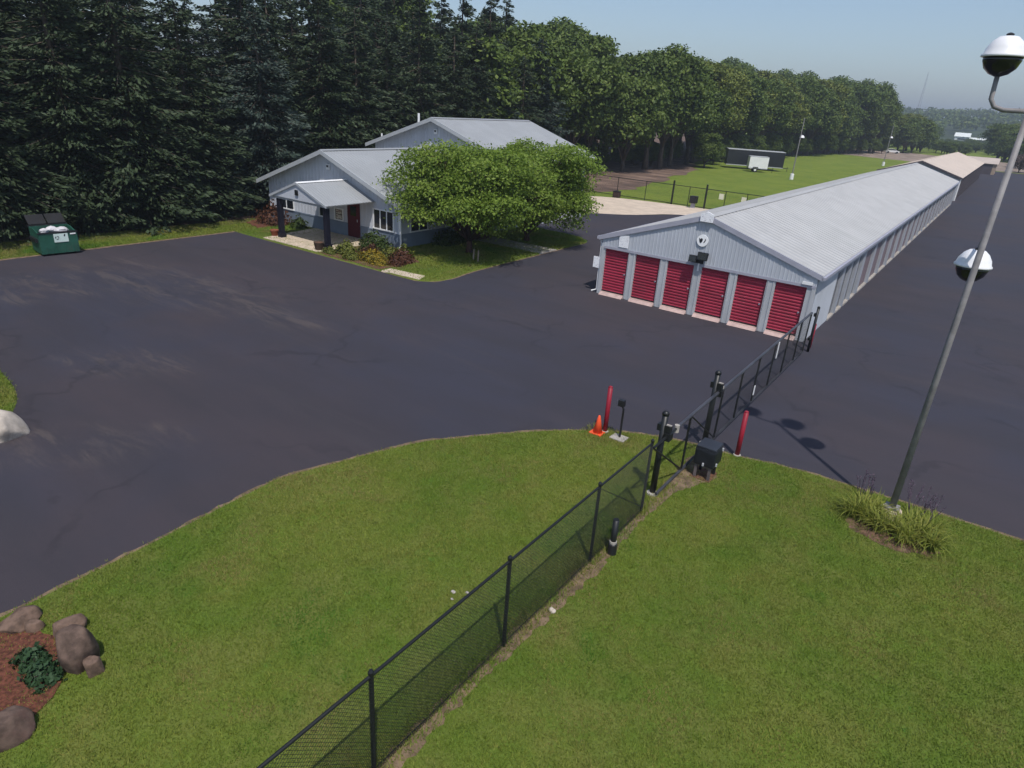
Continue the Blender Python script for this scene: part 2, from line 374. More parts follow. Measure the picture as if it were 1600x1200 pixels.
pier_me = MB().bbox(.0, pier_w, -.012, .14, 0, ZD, .01).box(.05, .09, -.035, -.012, .02, ZD - .02).box(pier_w - .09, pier_w - .05, -.035, -.012, .02, ZD - .02).mesh('pier', m_pier)
for i in range(5): link('pier', pier_me, sb, Vector((doorx[i][1], Y0, 0)) - WL[sb.name])
MB().box(XL, doorx[0][0], Y0 - .012, Y0 + .14, 0, ZD).build('corner_trim', m_pier, sb)
MB().box(doorx[5][1], XR - .01, Y0 - .012, Y0 + .14, 0, ZD).box(XR - .14, XR - .02, Y0 - .04, Y0 - .012, 0, ZD).build('corner_trim', m_pier, sb)
MB().box(doorx[0][0] - .05, XR - .02, Y0 - .05, Y0 - .025, ZD - .06, ZD + .05).build('door_header', m_trim, sb)
dme = roll_door_mesh(1.21, ZD - .14, 16, m_red, 'roll_up_door', 'x')
rail = MB().box(0, 1.21, -.03, .01, 0, .06).mesh('bottom_rail', m_black)
lat = MB().box(1.05, 1.12, -.045, -.02, .96, 1.0).box(1.07, 1.09, -.055, -.045, .93, 1.02).mesh('latch', m_trim)
sme = MB().quad((0, -.20, .005), (1.21, -.20, .005), (1.21, -.06, .12), (0, -.06, .12)).box(0, 1.21, -.06, .12, 0, .13).mesh('door_sill', m_sill)
for a, c in doorx:
    d = link('roll_up_door', dme, sb, Vector((a, Y0 + .105, .14)) - WL[sb.name])
    link('bottom_rail', rail, d); link('latch', lat, d)
    link('door_sill', sme, sb, Vector((a, Y0, 0)) - WL[sb.name])
# sides
MB().box(XL, XL + .12, Y0 + .15, Y1, 0, ZE - .02).build('side_wall', m_wall, sb)
MB().box(XL + .12, XR - .1, Y1 - .12, Y1, 0, ZE - .05).prism([(XL + .12, ZE - .05), (XR - .1, ZE - .05), (XC, ZR - .12)], 'y', Y1 - .12, Y1).build('end_wall', m_wall, sb)
SD = [(31.55 + 1.68 * i, 1.22) for i in range(4)] + [(38.55 + 3.28 * i, 2.62) for i in range(18)]
for k in range(4):
    a = Y0 + .15 + k * .98; b = MB()
    pr = rib_profile(.97, 4, .02, .022); base = len(b.v)
    for y, d in pr: b.v += [(XR + d, a + y, 0), (XR + d, a + y, ZE - .03)]
    for j in range(len(pr) - 1): b.f.append((2 * j, 2 * j + 2, 2 * j + 3, 2 * j + 1))
    b.box(XR - .1, XR - .002, a, a + .97, 0, ZE - .03); b.build('siding_panel', m_wall, sb)
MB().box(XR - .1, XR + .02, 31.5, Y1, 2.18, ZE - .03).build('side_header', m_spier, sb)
side_s = roll_door_mesh(1.22, 2.08, 16, m_gdoor, 'roll_up_door', 'y'); side_b = roll_door_mesh(2.62, 2.08, 16, M('faded_red_door', (.155, .115, .125), .55, var=.1), 'roll_up_door', 'y')
for i, (y, ww) in enumerate(SD):
    d = link('roll_up_door', side_s if ww < 2 else side_b, sb, Vector((XR - .11, y, .10)) - WL[sb.name])
    if i < 4: d['label'] = 'grey roll up door'
    MB().box(XR - .1, XR + .06, y, y + ww, 0, .09).build('door_sill', m_concg, sb)
    nx = SD[i + 1][0] if i + 1 < len(SD) else Y1
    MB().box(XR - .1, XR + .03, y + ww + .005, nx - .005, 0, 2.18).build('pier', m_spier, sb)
# roof, panel by panel
pw = .914; npan = int((Y1 + .3 - (Y0 - .08)) / pw)
rr = ribbed_slope(pw, 2, .018, (XR + .15, ZE), (XC, ZR), m_roof, 'roof_panel'); rl = ribbed_slope(pw, 2, .018, (XL - .15, ZE), (XC, ZR), m_roof, 'roof_panel')
for i in range(npan):
    for me in (rr, rl): link('roof_panel', me, sb, Vector((0, Y0 - .08 + i * pw, random.uniform(0, .004))) - WL[sb.name])
YE = Y0 - .08 + npan * pw
MB().prism([(XC - .22, ZR - .035), (XC, ZR + .045), (XC + .22, ZR - .035), (XC, ZR + .03)], 'y', Y0 - .09, YE).build('ridge_cap', m_roof, sb)
def rake(parent, xc, xe, ze, zr, y, mat, h=.2, t=.05):
    for s in (-1, 1):
        MB().prism([(xc, zr + .035), (xc + s * xe, ze + .035), (xc + s * xe, ze - h + .03), (xc, zr - h + .02)], 'y', y - t, y).build('rake_trim', mat, parent)
rake(sb, XC, XR - XC + .17, ZE, ZR, Y0 - .03, m_trim); rake(sb, XC, XR - XC + .17, ZE, ZR, YE + .05, m_trim)
for s, x in ((1, XR + .15), (-1, XL - .15)):
    MB().box(min(x, x + s * .11), max(x, x + s * .11), Y0 - .08, YE, ZE - .13, ZE - .01).build('gutter', m_trim, sb)
MB().quad((XR + .15, Y0 - .02, ZE - .06), (XR + .15, YE, ZE - .06), (XR, YE, ZE - .03), (XR, Y0 - .02, ZE - .03)).build('soffit', m_trim, sb)
MB().tube([(XL - .16, Y0 + .1, ZE - .1), (XL - .08, Y0 + .1, ZE - .35), (XL - .08, Y0 + .1, .15), (XL - .3, Y0 + .0, .05)], .045, 6).build('downspout', m_white, sb)
# signs and lights on the gable (each its own thing)
def printed(name, base, ink, scale, lo, hi):
    t = NT(name); v = t.coord((1, 1, 5)); f = t.ramp(t.noise(v, scale, 2, .5), lo, hi)
    t.l(t.mix(f, base, ink), t.p.inputs['Base Color']); t.p.inputs['Roughness'].default_value = .5; return t.m
m_sign = printed('faint_print', (.88, .88, .90), (.55, .54, .58), 9, .56, .62)
s1 = MB().bbox(-13.58, -13.10, Y0 - .06, Y0 - .03, 2.36, 2.92, .008).build('wall_sign', m_sign); tag(s1, 'white rectangular sign with faint print above the leftmost red doors', 'sign')
s2 = thing('projecting_sign', 'white sign on the left front corner of the storage building', 'sign', (XL, Y0, 1.2))
MB().bbox(XL - .36, XL - .02, Y0 - .02, Y0 + .01, 1.2, 1.72, .006).build('panel', m_sign, s2); MB().box(XL - .03, XL + .0, Y0 - .03, Y0 - .012, 1.25, 1.67).build('bracket', m_trim, s2)
s3 = MB().prism([(XC - .27, 4.08), (XC + .27, 4.08), (XC + .27, 4.40), (XC, 4.50), (XC - .27, 4.40)], 'y', Y0 - .16, Y0 - .095).build('ridge_plate', m_sign); tag(s3, 'small white plate at the peak of the storage gable', 'sign')
s4 = thing('round_sign', 'round white sign with a dark emblem high on the storage gable', 'sign', (-9.71, Y0 - .04, 3.29))
b = MB(); b.prism([(-9.71 + .25 * math.cos(a), 3.29 + .25 * math.sin(a)) for a in np.arange(0, 6.28, 2 * math.pi / 28)], 'y', Y0 - .06, Y0 - .03); b.build('disc', M('sign_white', (.90, .90, .90), .4, var=.02), s4)
b = MB()
b.prism([(-9.85 + q[0] * .8, 3.29 + q[1] * .8) for q in ((-.02, .12), (.06, .06), (.10, .12), (.17, .10), (.19, .02), (.16, -.07), (.09, -.15), (.03, -.09), (.0, .0))], 'y', Y0 - .068, Y0 - .061)
b.prism([(-9.66 + q[0], 3.29 + q[1]) for q in ((0, -.11), (.07, -.04), (.10, .05), (.07, .10), (.055, .03), (.02, -.04))], 'y', Y0 - .068, Y0 - .061)
b.build('emblem', m_black, s4)
s5 = thing('floodlight', 'black twin floodlight mounted above the third and fourth red doors', 'floodlight', (-9.7, Y0 - .1, 2.5))
MB().bbox(-9.95, -9.5, Y0 - .12, Y0 - .03, 2.33, 2.50, .01).build('mounting_box', m_black, s5)
m_lens = M('lamp_lens', (.015, .016, .018), .2, var=.2, spec=.6)
m_glassd = M('dark_glass', (.02, .025, .03), .12, var=.1, spec=.6)
for x, zz, ww, hh in ((-9.93, 2.52, .17, .15), (-9.52, 2.68, .22, .17)):
    h = MB().prism([(Y0 - .30, zz - hh), (Y0 - .20, zz - hh + .02), (Y0 - .13, zz + hh - .04), (Y0 - .26, zz + hh)], 'x', x - ww, x + ww).build('lamp_head', m_black, s5)
    MB().prism([(Y0 - .312, zz - hh + .03), (Y0 - .302, zz - hh + .03), (Y0 - .268, zz + hh - .04), (Y0 - .278, zz + hh - .04)], 'x', x - ww + .03, x + ww - .03).build('lens', m_lens, h)
    MB().box(x - .03, x + .03, Y0 - .19, Y0 - .03, zz - .03, zz + .03).build('knuckle', m_black, s5)
MB().box(-9.72, -9.66, Y0 - .10, Y0 - .03, 2.0, 2.33).build('conduit', m_white, s5)
s6 = MB().bbox(-5.42, -5.02, Y0 - .09, Y0 - .055, 2.30, 2.42, .006).build('number_plate', m_white); tag(s6, 'small white plate above the rightmost red door', 'sign')

# second and third storage blocks behind
sb2 = thing('storage_building', 'tan roofed storage building standing end on behind the long grey one', 'building', (XC, 103.6, 0))
YA, YB, dz = 103.6, 163, .10
MB().box(XL, XR - .1, YA, YB, 0, ZE + dz - .05).build('wall', m_brown, sb2)
MB().prism([(XL, ZE + dz - .05), (XR, ZE + dz - .05), (XC, ZR + dz - .08)], 'y', YA, YA + .1).prism([(XL, ZE + dz - .05), (XR, ZE + dz - .05), (XC, ZR + dz - .08)], 'y', YB - .1, YB).build('gable', m_pier, sb2)
MB().box(XL, XR - .12, YA - .06, YA - .002, 0, ZE + dz - .06).build('end_wall', m_pier, sb2)
for s in (-1, 1):
    xe = XC + s * (XR - XC + .15)
    b = MB(); n = 65
    for i in range(n):
        ya, yb = YA - .35 + (YB + .7 - YA) * i / n, YA - .35 + (YB + .7 - YA) * (i + 1) / n
        b.quad((xe, ya, ZE + dz), (xe, yb - .06, ZE + dz), (XC, yb - .06, ZR + dz), (XC, ya, ZR + dz)).quad((xe, yb - .06, ZE + dz), (xe, yb - .03, ZE + dz + .03), (XC, yb - .03, ZR + dz + .03), (XC, yb - .06, ZR + dz)).quad((xe, yb - .03, ZE + dz + .03), (xe, yb, ZE + dz), (XC, yb, ZR + dz), (XC, yb - .03, ZR + dz + .03))
    b.build('roof_slope', m_tan, sb2)
rake(sb2, XC, XR - XC + .17, ZE + dz, ZR + dz, YA - .36, m_brown)
MB().box(XR - .1, XR + .03, YA, YA + .5, 0, ZE + dz - .05).build('corner_trim', m_white, sb2)
sd2 = roll_door_mesh(2.62, 2.1, 12, m_brown, 'roll_up_door', 'y'); pr2 = MB().box(-.1, .03, 0, .62, 0, 2.4).mesh('pier', m_brown)
for i in range(18):
    y = YA + .6 + i * 3.26
    link('roll_up_door', sd2, sb2, Vector((XR - .08, y, .08)) - WL[sb2.name]); link('pier', pr2, sb2, Vector((XR, y + 2.63, 0)) - WL[sb2.name])
sb3 = thing('storage_shed', 'small tan shed just past the far end of the tan roofed storage building', 'shed', (-5.8, 182, 0))
MB().box(-8.6, -3.0, 182, 190, 0, 2.2).build('wall', M('tan_wall', (.36, .27, .20), .8, var=.1), sb3)
MB().prism([(181.7, 2.2), (190.3, 2.2), (186, 3.3)], 'x', -8.9, -2.7).build('roof', m_tan, sb3)
MB().box(-5.6, -3.6, 181.93, 182.0, 0, 2.0).build('roll_up_door', m_brown, sb3)

# ------------------------------------------------------------------ office
m_off = M('office_siding', (.52, .54, .59), .55, var=.05, scale=.8)
m_wain = M('office_wainscot', (.18, .22, .28), .6, var=.08, scale=1)
m_offroof = M('office_roof_metal', (.30, .31, .32), .45, var=.06, scale=.5, spec=.5, stretch=(1, .3, 1))
m_navy = M('navy_post_paint', (.010, .010, .020), .5, var=.15)
m_pane = M('window_glass', (.012, .015, .02), .08, var=.1, spec=.7)
of = thing('office_building', 'pale grey gabled office with a porch, joined to a taller rear wing', 'building', (-32.95, 26.8, 0))
OX0, OX1, OC, OY, OYB, OY2, WZ = -38.95, -26.95, -32.95, 26.8, 36.2, 47.0, .85
OE, OR_ = 2.46, 4.86; QE, QR = 4.62, 6.80; OH = 6.55
# front gable boards (between wainscot and rake): lap board columns, windows cut by recess frames in front
def orz(x): return OE + (OR_ - OE) * (1 - abs(x - OC) / OH)
def qrz(x): return QE + (QR - QE) * (1 - abs(x - OC) / OH)
for i in range(13):
    a, c = OX0 + 12 * i / 13, OX0 + 12 * (i + 1) / 13
    top = [(c - .006, orz(c) - .05), (a, orz(a) - .05)]
    if a < OC < c: top = [(c - .006, orz(c) - .05), (OC, OR_ - .05), (a, orz(a) - .05)]
    b = MB().prism([(a, WZ), (c - .006, WZ)] + top, 'y', OY, OY + .14)
    for q in (.0, .31, .62):
        x = a + q; b.prism([(x, WZ), (x + .035, WZ), (x + .035, orz(x + .035) - .06), (x, orz(x) - .06)], 'y', OY - .022, OY - .001)
    b.build('siding_panel', m_off, of)
MB().box(OX0 - .02, OX1 + .02, OY - .03, OY + .14, 0, WZ - .005).box(OX0 - .03, OX1 + .03, OY - .05, OY - .03, WZ - .08, WZ - .005).build('wainscot', m_wain, of)
for k in range(10):
    a = OY + .15 + k * .918; b = MB().box(OX1 - .14, OX1, a, a + .912, WZ, OE - .03)
    for q in (0, .3, .6): b.box(OX1, OX1 + .02, a + q, a + q + .035, WZ, OE - .03)
    b.build('siding_panel', m_off, of)
MB().box(OX1 - .14, OX1 + .025, OY + .15, OYB + .8, 0, WZ - .005).build('wainscot', m_wain, of)
MB().box(OX0, OX0 + .14, OY + .15, OY2, 0, OE - .03).build('side_wall', m_off, of)
# rear wing
for i in range(13):
    a, c = OX0 + 12 * i / 13, OX0 + 12 * (i + 1) / 13
    top = [(c - .006, qrz(c) - .05), (a, qrz(a) - .05)]
    if a < OC < c: top = [(c - .006, qrz(c) - .05), (OC, QR - .05), (a, qrz(a) - .05)]
    b = MB().prism([(a, 2.3), (c - .006, 2.3)] + top, 'y', OYB + .01, OYB + .15)
    for q in (.0, .31, .62):
        x = a + q; b.prism([(x, 2.3), (x + .035, 2.3), (x + .035, qrz(x + .035) - .06), (x, qrz(x) - .06)], 'y', OYB - .012, OYB + .009)
    b.build('siding_panel', m_off, of)
MB().box(OX1 - .14, OX1, OYB + .15, 42.95, WZ, QE - .03).box(OX1 - .14, OX1, 42.95, 46.0, 2.75, QE - .03).box(OX1 - .14, OX1, 46.0, OY2, 0, QE - .03).box(OX1 - .14, OX1 + .02, OYB + .8, 42.95, 0, WZ - .005).build('rear_side_wall', m_off, of)
MB().box(OX0, OX0 + .14, OYB + .2, OY2, 2.45, QE - .03).build('rear_side_wall', m_off, of)
MB().prism([(OX0, 0), (OX1 - .15, 0), (OX1 - .15, QE - .05), (OC, QR - .08), (OX0, QE - .05)], 'y', OY2 - .14, OY2).build('rear_end_wall', m_off, of)
gd = MB(); [gd.bbox(OX1 - .06, OX1 - .02, 43.0, 45.95, .02 + .54 * k, .02 + .54 * k + .53, .012) for k in range(5)]; gd.build('garage_door', m_white, of)
def slope_roof(parent, xc, half, ze, zr, ya, yb, pw_, mat, sides=(-1, 1)):
    for s in sides:
        me = ribbed_slope(pw_, 4, .02, (xc + s * half, ze), (xc, zr), mat, 'roof_panel'); n = int(round((yb - ya) / pw_))
        for i in range(n): link('roof_panel', me, parent, Vector((0, ya + i * (yb - ya) / n, 0)) - WL[parent.name])
slope_roof(of, OC, OH, OE, OR_, OY - .5, OYB - .02, .99, m_offroof); slope_roof(of, OC, OH, QE, QR, OYB - .45, OY2 + .4, .99, m_offroof)
def rake2(parent, xc, half, ze, zr, y, mat, h=.22):
    for s in (-1, 1): MB().prism([(xc, zr + .03), (xc + s * half, ze + .03), (xc + s * half, ze - h), (xc, zr - h)], 'y', y - .05, y).build('rake_trim', mat, parent)
m_rake = M('rake_board', (.40, .42, .44), .55, var=.05)
rake2(of, OC, OH + .02, OE, OR_, OY - .5, m_rake); rake2(of, OC, OH + .02, QE, QR, OYB - .45, m_rake); rake2(of, OC, OH + .02, QE, QR, OY2 + .45, m_rake)
for ya, yb, z, x0, x1, zr_ in ((OY - .5, OY, OE, OX0, OX1, OR_),):
    for s in (-1, 1): MB().quad((OC, ya, zr_ - .06), (OC + s * OH, ya, z - .06), (OC + s * OH, yb, z - .06), (OC, yb, zr_ - .06)).build('soffit', m_rake, of)
MB().prism([(OC - .2, OR_ - .02), (OC, OR_ + .05), (OC + .2, OR_ - .02)], 'y', OY - .52, OYB - .02).build('ridge_cap', m_offroof, of)
MB().prism([(OC - .2, QR - .02), (OC, QR + .05), (OC + .2, QR - .02)], 'y', OYB - .47, OY2 + .42).build('ridge_cap', m_offroof, of)
MB().box(OC + OH, OC + OH + .11, OY - .5, OYB - .5, OE - .13, OE).build('gutter', m_white, of); MB().box(OC + OH, OC + OH + .11, OYB - .45, OY2 + .4, QE - .13, QE).build('gutter', m_white, of)
MB().tube([(OX1 + .45, OY - .05, OE - .1), (OX1 + .08, OY - .05, OE - .4), (OX1 + .08, OY - .05, .2), (OX1 + .25, OY - .3, .08)], .05, 6).build('downspout', m_white, of)
MB().box(OX1 - .1, OX1 + .03, OY - .035, OY - .001, WZ, OE - .1).build('corner_board', m_white, of)
def window_y(parent, x0, x1, z0, z1, y, n, fr=.07, label=None):
    f = MB(); f.box(x0 - fr, x1 + fr, y - .06, y - .024, z1, z1 + fr).box(x0 - fr, x1 + fr, y - .09, y - .024, z0 - fr, z0)
    xs = [x0 + (x1 - x0) * i / n for i in range(n + 1)]
    for x in xs: f.box(x - fr / 2 - (fr / 2 if x == x0 else 0), x + fr / 2 + (fr / 2 if x == x1 else 0), y - .06, y - .024, z0, z1)
    o = f.build('window', m_white, parent)
    if label: o['label'] = label
    for i in range(n): MB().box(xs[i] + fr / 2, xs[i + 1] - fr / 2, y - .042, y - .030, z0, z1).build('pane', m_pane, o)
    return o
def window_x(parent, y0, y1, z0, z1, x, n, fr=.07):
    f = MB(); f.box(x + .024, x + .06, y0 - fr, y1 + fr, z1, z1 + fr).box(x + .024, x + .09, y0 - fr, y1 + fr, z0 - fr, z0)
    ys = [y0 + (y1 - y0) * i / n for i in range(n + 1)]
    for y in ys: f.box(x + .024, x + .06, y - fr / 2, y + fr / 2, z0, z1)
    o = f.build('window', m_white, parent)
    for i in range(n): MB().box(x + .030, x + .042, ys[i] + fr / 2, ys[i + 1] - fr / 2, z0, z1).build('pane', m_pane, o)
window_y(of, -29.05, -27.45, .95, 1.98, OY, 3); window_y(of, -37.9, -36.45, .92, 1.60, OY, 2); window_y(of, -33.9, -33.25, .95, 1.55, OY, 1)
window_x(of, 27.6, 29.0, .95, 1.75, OX1, 2)
wn = window_y(of, -32.45, -31.75, .95, 1.55, OY, 1)
pm = printed('poster_print', (.62, .58, .50), (.22, .14, .12), 5, .5, .56)
for z0, z1 in ((.98, 1.24), (1.28, 1.52)): MB().box(-32.36, -31.84, OY - .05, OY - .0435, z0, z1).build('poster', pm, wn)
m_maroon = M('maroon_door_paint', (.085, .008, .014), .45, var=.08)
dr = MB().bbox(-31.22, -30.32, OY - .07, OY - .03, .1, 2.1, .008).build('door', m_maroon, of)
MB().box(-31.02, -30.52, OY - .078, OY - .071, 1.35, 1.9).build('pane', m_pane, dr); MB().tube([(-30.42, OY - .09, 1.02), (-30.42, OY - .09, 1.18)], .02, 6).build('handle', m_pier, dr)
MB().box(-31.3, -31.225, OY - .06, OY - .024, .1, 2.18).box(-30.315, -30.24, OY - .06, OY - .024, .1, 2.18).box(-31.225, -30.315, OY - .06, OY - .024, 2.105, 2.18).build('door_frame', m_maroon, of)
for y, z in ((OY, 3.92), (OYB + .01, 5.92)):
    l = MB().bbox(-32.98, -32.72, y - .14, y - .03, z - .16, z + .16, .02).build('gable_light', m_white, of); MB().box(-32.93, -32.77, y - .15, y - .141, z - .02, z + .10).build('lens', m_black, l)
MB().tube([(-39.0, 36.9, 4.5), (-39.0, 36.9, 5.35)], .06, 8).build('vent_pipe', m_white, of); MB().tube([(-35.3, 37.0, 5.9), (-35.3, 37.0, 6.98)], .08, 8).build('vent_pipe', m_white, of)
# porch
PC, PH, PE, PR, PY = -31.35, 2.45, 2.42, 3.36, 23.25
slope_roof(of, PC, PH, PE, PR, PY, OY - .03, .875, m_offroof); rake2(of, PC, PH + .02, PE, PR, PY, m_rake, .10)
MB().prism([(PC - PH + .12, PE + .01), (PC + PH - .12, PE + .01), (PC, PR - .06)], 'y', PY + .02, PY + .1).build('porch_gable', m_off, of)
MB().box(PC - PH + .15, PC + PH - .15, PY + .15, OY - .08, PE - .04, PE - .01).build('porch_ceiling', m_off, of)
MB().box(PC - PH + .12, PC + PH - .12, PY + .12, PY + .30, PE - .13, PE - .121 + .12).build('porch_beam', m_rake, of)
MB().prism([(PC - .15, PR - .01), (PC, PR + .045), (PC + .15, PR - .01)], 'y', PY - .02, OY - .025).build('ridge_cap', m_white, of)
for x in (-33.25, -29.2):
    MB().bbox(x - .13, x + .13, PY + .1, PY + .36, .08, PE - .135, .015).bbox(x - .17, x + .17, PY + .06, PY + .40, .07, .35, .015).build('porch_post', m_navy, of)
MB().bbox(-31.45, -31.2, PY - .06, PY - .001, 2.7, 2.98, .02).build('porch_lamp', m_black, of)
sheet('porch_patio', [(-33.75, 22.55), (-29.0, 22.62), (-28.85, 26.75), (-34.4, 26.75)], .075, m_conc, skirt=(.02, -.01))
sheet('walkway', [(-23.85, 22.42), (-21.45, 22.60), (-21.75, 23.3), (-23.9, 23.05)], .07, m_conc, skirt=(.02, -.01))
sheet('side_walk', [(-26.9, 32.2), (-21.05, 32.4), (-21.05, 34.2), (-26.9, 34.0)], .065, m_concg, skirt=(.02, -.01))
sheet('flower_bed', wob([(-28.85, 22.52), (-24.0, 22.52), (-24.1, 23.4), (-23.9, 25.3), (-26.7, 26.6), (-28.8, 26.7)], .08, .3, 9), .062, m_mulch)
sheet('corner_bed', wob([(-38.5, 24.6), (-34.5, 23.6), (-33.8, 24.4), (-34.2, 26.7), (-39.5, 26.9)], .1, .3, 10), .04, m_redmulch)

# ------------------------------------------------------------------ vegetation generators
def quads(C, U, W):
    """leaf quads from centres, half-length vectors, half-width vectors (pointed oval -> rhombus)"""
    V = np.stack([C - U, C + W, C + U, C - W], 1).reshape(-1, 3); return V, np.arange(len(V)).reshape(-1, 4)
def unit(n):
    d = rng.normal(size=(n, 3)); return d / np.linalg.norm(d, axis=1, keepdims=True)
def perp(N):
    a = np.cross(N, unit(len(N))); return a / (np.linalg.norm(a, axis=1, keepdims=True) + 1e-9)
m_bark = M('bark', (.09, .07, .055), .95, var=.3, scale=6, bump=.8, bscale=18, stretch=(1, 1, .25))
m_barkred = M('reddish_bark', (.085, .045, .035), .95, var=.3, scale=6, bump=.8, bscale=18, stretch=(1, 1, .25))
def broad_tree(h, r, base, lobes, sprays, per, leaf, seed, flat=.75, spray_r=.45, lobe_r=.42):
    """crown = many leaf sprays on the shells of irregular lobes; returns (crown V,F, trunk MB)"""
    global rng
    rng = np.random.default_rng(seed); rr_ = random.Random(seed)
    cz = (h + base) / 2; hz = (h - base) / 2; L = []
    for i in range(lobes):
        a = 2.4 * i + rr_.uniform(-.4, .4); f = ((i + .5) / lobes); zz = -0.75 + 1.55 * f
        rad = r * math.sqrt(max(.12, 1 - (zz * .9) ** 2)) * rr_.uniform(.40, .92)
        L.append((np.array([math.cos(a) * rad, math.sin(a) * rad, cz + hz * zz * .72]), r * lobe_r * rr_.uniform(.5, 1.3)))
    C = []; D = []
    for c, lr in L:
        d = unit(sprays); d[:, 2] = np.abs(d[:, 2]) * np.where(rng.random(sprays) < .78, 1, -.7)
        d /= np.linalg.norm(d, axis=1, keepdims=True)
        rad = lr * (rng.uniform(.35, 1.12, sprays) ** .5)[:, None]
        C.append(c + d * rad * np.array([1, 1, flat])); D.append(d)
    C = np.concatenate(C); D = np.concatenate(D)
    keep = C[:, 2] > base * .75; C, D = C[keep], D[keep]
    n = len(C); Cc = np.repeat(C, per, 0); Dd = np.repeat(D, per, 0)
    off = rng.normal(size=(n * per, 3)) * spray_r * np.array([1.1, 1.1, .32]); P = Cc + off
    P[:, 2] -= .25 * spray_r * (off[:, 0] ** 2 + off[:, 1] ** 2) / spray_r ** 2 * .4
    N = Dd * .5 + np.array([0, 0, .55]) + rng.normal(size=P.shape) * .55; N /= np.linalg.norm(N, axis=1, keepdims=True)
    U = perp(N); W = np.cross(N, U); s = leaf * rng.uniform(.6, 1.3, (len(P), 1))
    V, F = quads(P, U * s, W * s * .6)
    t = MB(); tr = h * .018 + .05; top = cz + hz * .3
    t.tube([(0, 0, -.1), (.03, .0, base * .5), (rr_.uniform(-.1, .1), rr_.uniform(-.1, .1), base), (rr_.uniform(-.2, .2), rr_.uniform(-.2, .2), top)], [tr * 1.35, tr, tr * .85, tr * .3], 8)
    for c, lr in L:
        z0 = base * rr_.uniform(.75, 1.0) + max(0, (c[2] - cz)) * .35
        mid = (c[0] * .45, c[1] * .45, z0 + (c[2] - z0) * .6)
        t.tube([(0, 0, z0), mid, (c[0], c[1], c[2] - lr * .1)], [tr * .5, tr * .33, tr * .12], 5)
        for k in range(3):
            d = unit(1)[0] * lr * .7; t.tube([mid, (c[0] + d[0] * .5, c[1] + d[1] * .5, c[2] + d[2] * .3), tuple(c + d)], [tr * .25, tr * .15, tr * .05], 4, cap=False)
    return V, F, t
def spruce(h, r, seed, levels=46, dens=1.0):
    global rng
    rng = np.random.default_rng(seed); rr_ = random.Random(seed); PC_, PU, PW = [], [], []
    t = MB(); t.tube([(0, 0, -.1), (0, 0, h * .5), (0, 0, h)], [h * .018, h * .011, .01], 7)
    for i in range(levels):
        f = (i + rr_.random() * .6) / levels; z = z0_ = .35 + (h - .5) * f
        L0 = r * (1 - f) ** .68 * (.35 + .65 * min(1, f * 6 + .35)) + .12
        nb = max(4, int(9 * (1 - f * .6)))
        for k in range(nb):
            a = rr_.random() * 6.283; L = L0 * rr_.uniform(.6, 1.22); droop = rr_.uniform(.05, .45) + .2 * (1 - f); z = z0_ + rr_.uniform(-.22, .22)
            ns = max(5, int(L * 36 * dens)); s = np.sort(rng.uniform(.12, 1, ns)); ca, sa = math.cos(a), math.sin(a)
            rad = s * L; zz = z - droop * rad + .16 * rad ** 2 / max(L, .4)
            side = rng.normal(size=ns) * .24 * L * (1.15 - s)
            P = np.stack([ca * rad - sa * side, sa * rad + ca * side, zz - np.abs(side) * .3 + rng.normal(size=ns) * .07], 1)
            out = np.stack([ca * np.ones(ns) - sa * side * .9 / (.2 + L * .3), sa * np.ones(ns) + ca * side * .9 / (.2 + L * .3), rng.uniform(-.65, .35, ns)], 1)
            out /= np.linalg.norm(out, axis=1, keepdims=True)
            up = np.array([0, 0, 1.0]) + rng.normal(size=(ns, 3)) * .8; W = np.cross(out, up); W /= np.linalg.norm(W, axis=1, keepdims=True)
            ln = rng.uniform(.07, .18, (ns, 1)) * (1 + .10 * L); PC_.append(P); PU.append(out * ln); PW.append(W * ln * .36)
            if L > .6: t.tube([(0, 0, z), (ca * L * .8, sa * L * .8, z - droop * L * .8 + .1 * L)], [.035, .012], 3, cap=False)
    V, F = quads(np.concatenate(PC_), np.concatenate(PU), np.concatenate(PW)); return V, F, t
def tree_thing(name, gen, leafm, barkm, label, loc, group=None, cat='tree', rz=0, sc=1):
    V, F, t = gen
    o = thing(name, label, cat, loc, rz, group); o.scale = (sc,) * 3 if not isinstance(sc, tuple) else sc
    link('trunk', t.mesh('trunk', barkm, smooth=True), o); link('crown', np_mesh('crown', V, F, leafm), o)
    return o
def clone(o, loc, rz, sc, label=None, group=None):
    c = copy_tree(o); c.location = loc; c.rotation_euler = (0, 0, rz); c.scale = (sc,) * 3 if not isinstance(sc, tuple) else sc
    if label: c['label'] = label
    if group: c['group'] = group
    return c
lf_front = leafmat('bright_leaf', [(.075, .122, .016), (.150, .232, .028), (.215, .30, .046), (.31, .38, .10)], .42)
lf_spr = leafmat('spruce_needles', [(.014, .024, .010), (.030, .048, .021), (.050, .074, .036), (.078, .102, .056)], .08)
lf_spr2 = leafmat('blue_spruce_needles', [(.016, .028, .020), (.034, .053, .040), (.060, .084, .066), (.088, .115, .094)], .08)
lf_dec = leafmat('woodland_leaf', [(.036, .060, .012), (.072, .112, .020), (.108, .154, .028), (.165, .205, .05)], .22)
lf_dec2 = leafmat('yellow_woodland_leaf', [(.055, .072, .012), (.105, .135, .020), (.155, .182, .030), (.21, .22, .055)], .22)
lf_bush = leafmat('shrub_leaf', [(.02, .035, .008), (.04, .065, .014), (.06, .09, .02)], .15)

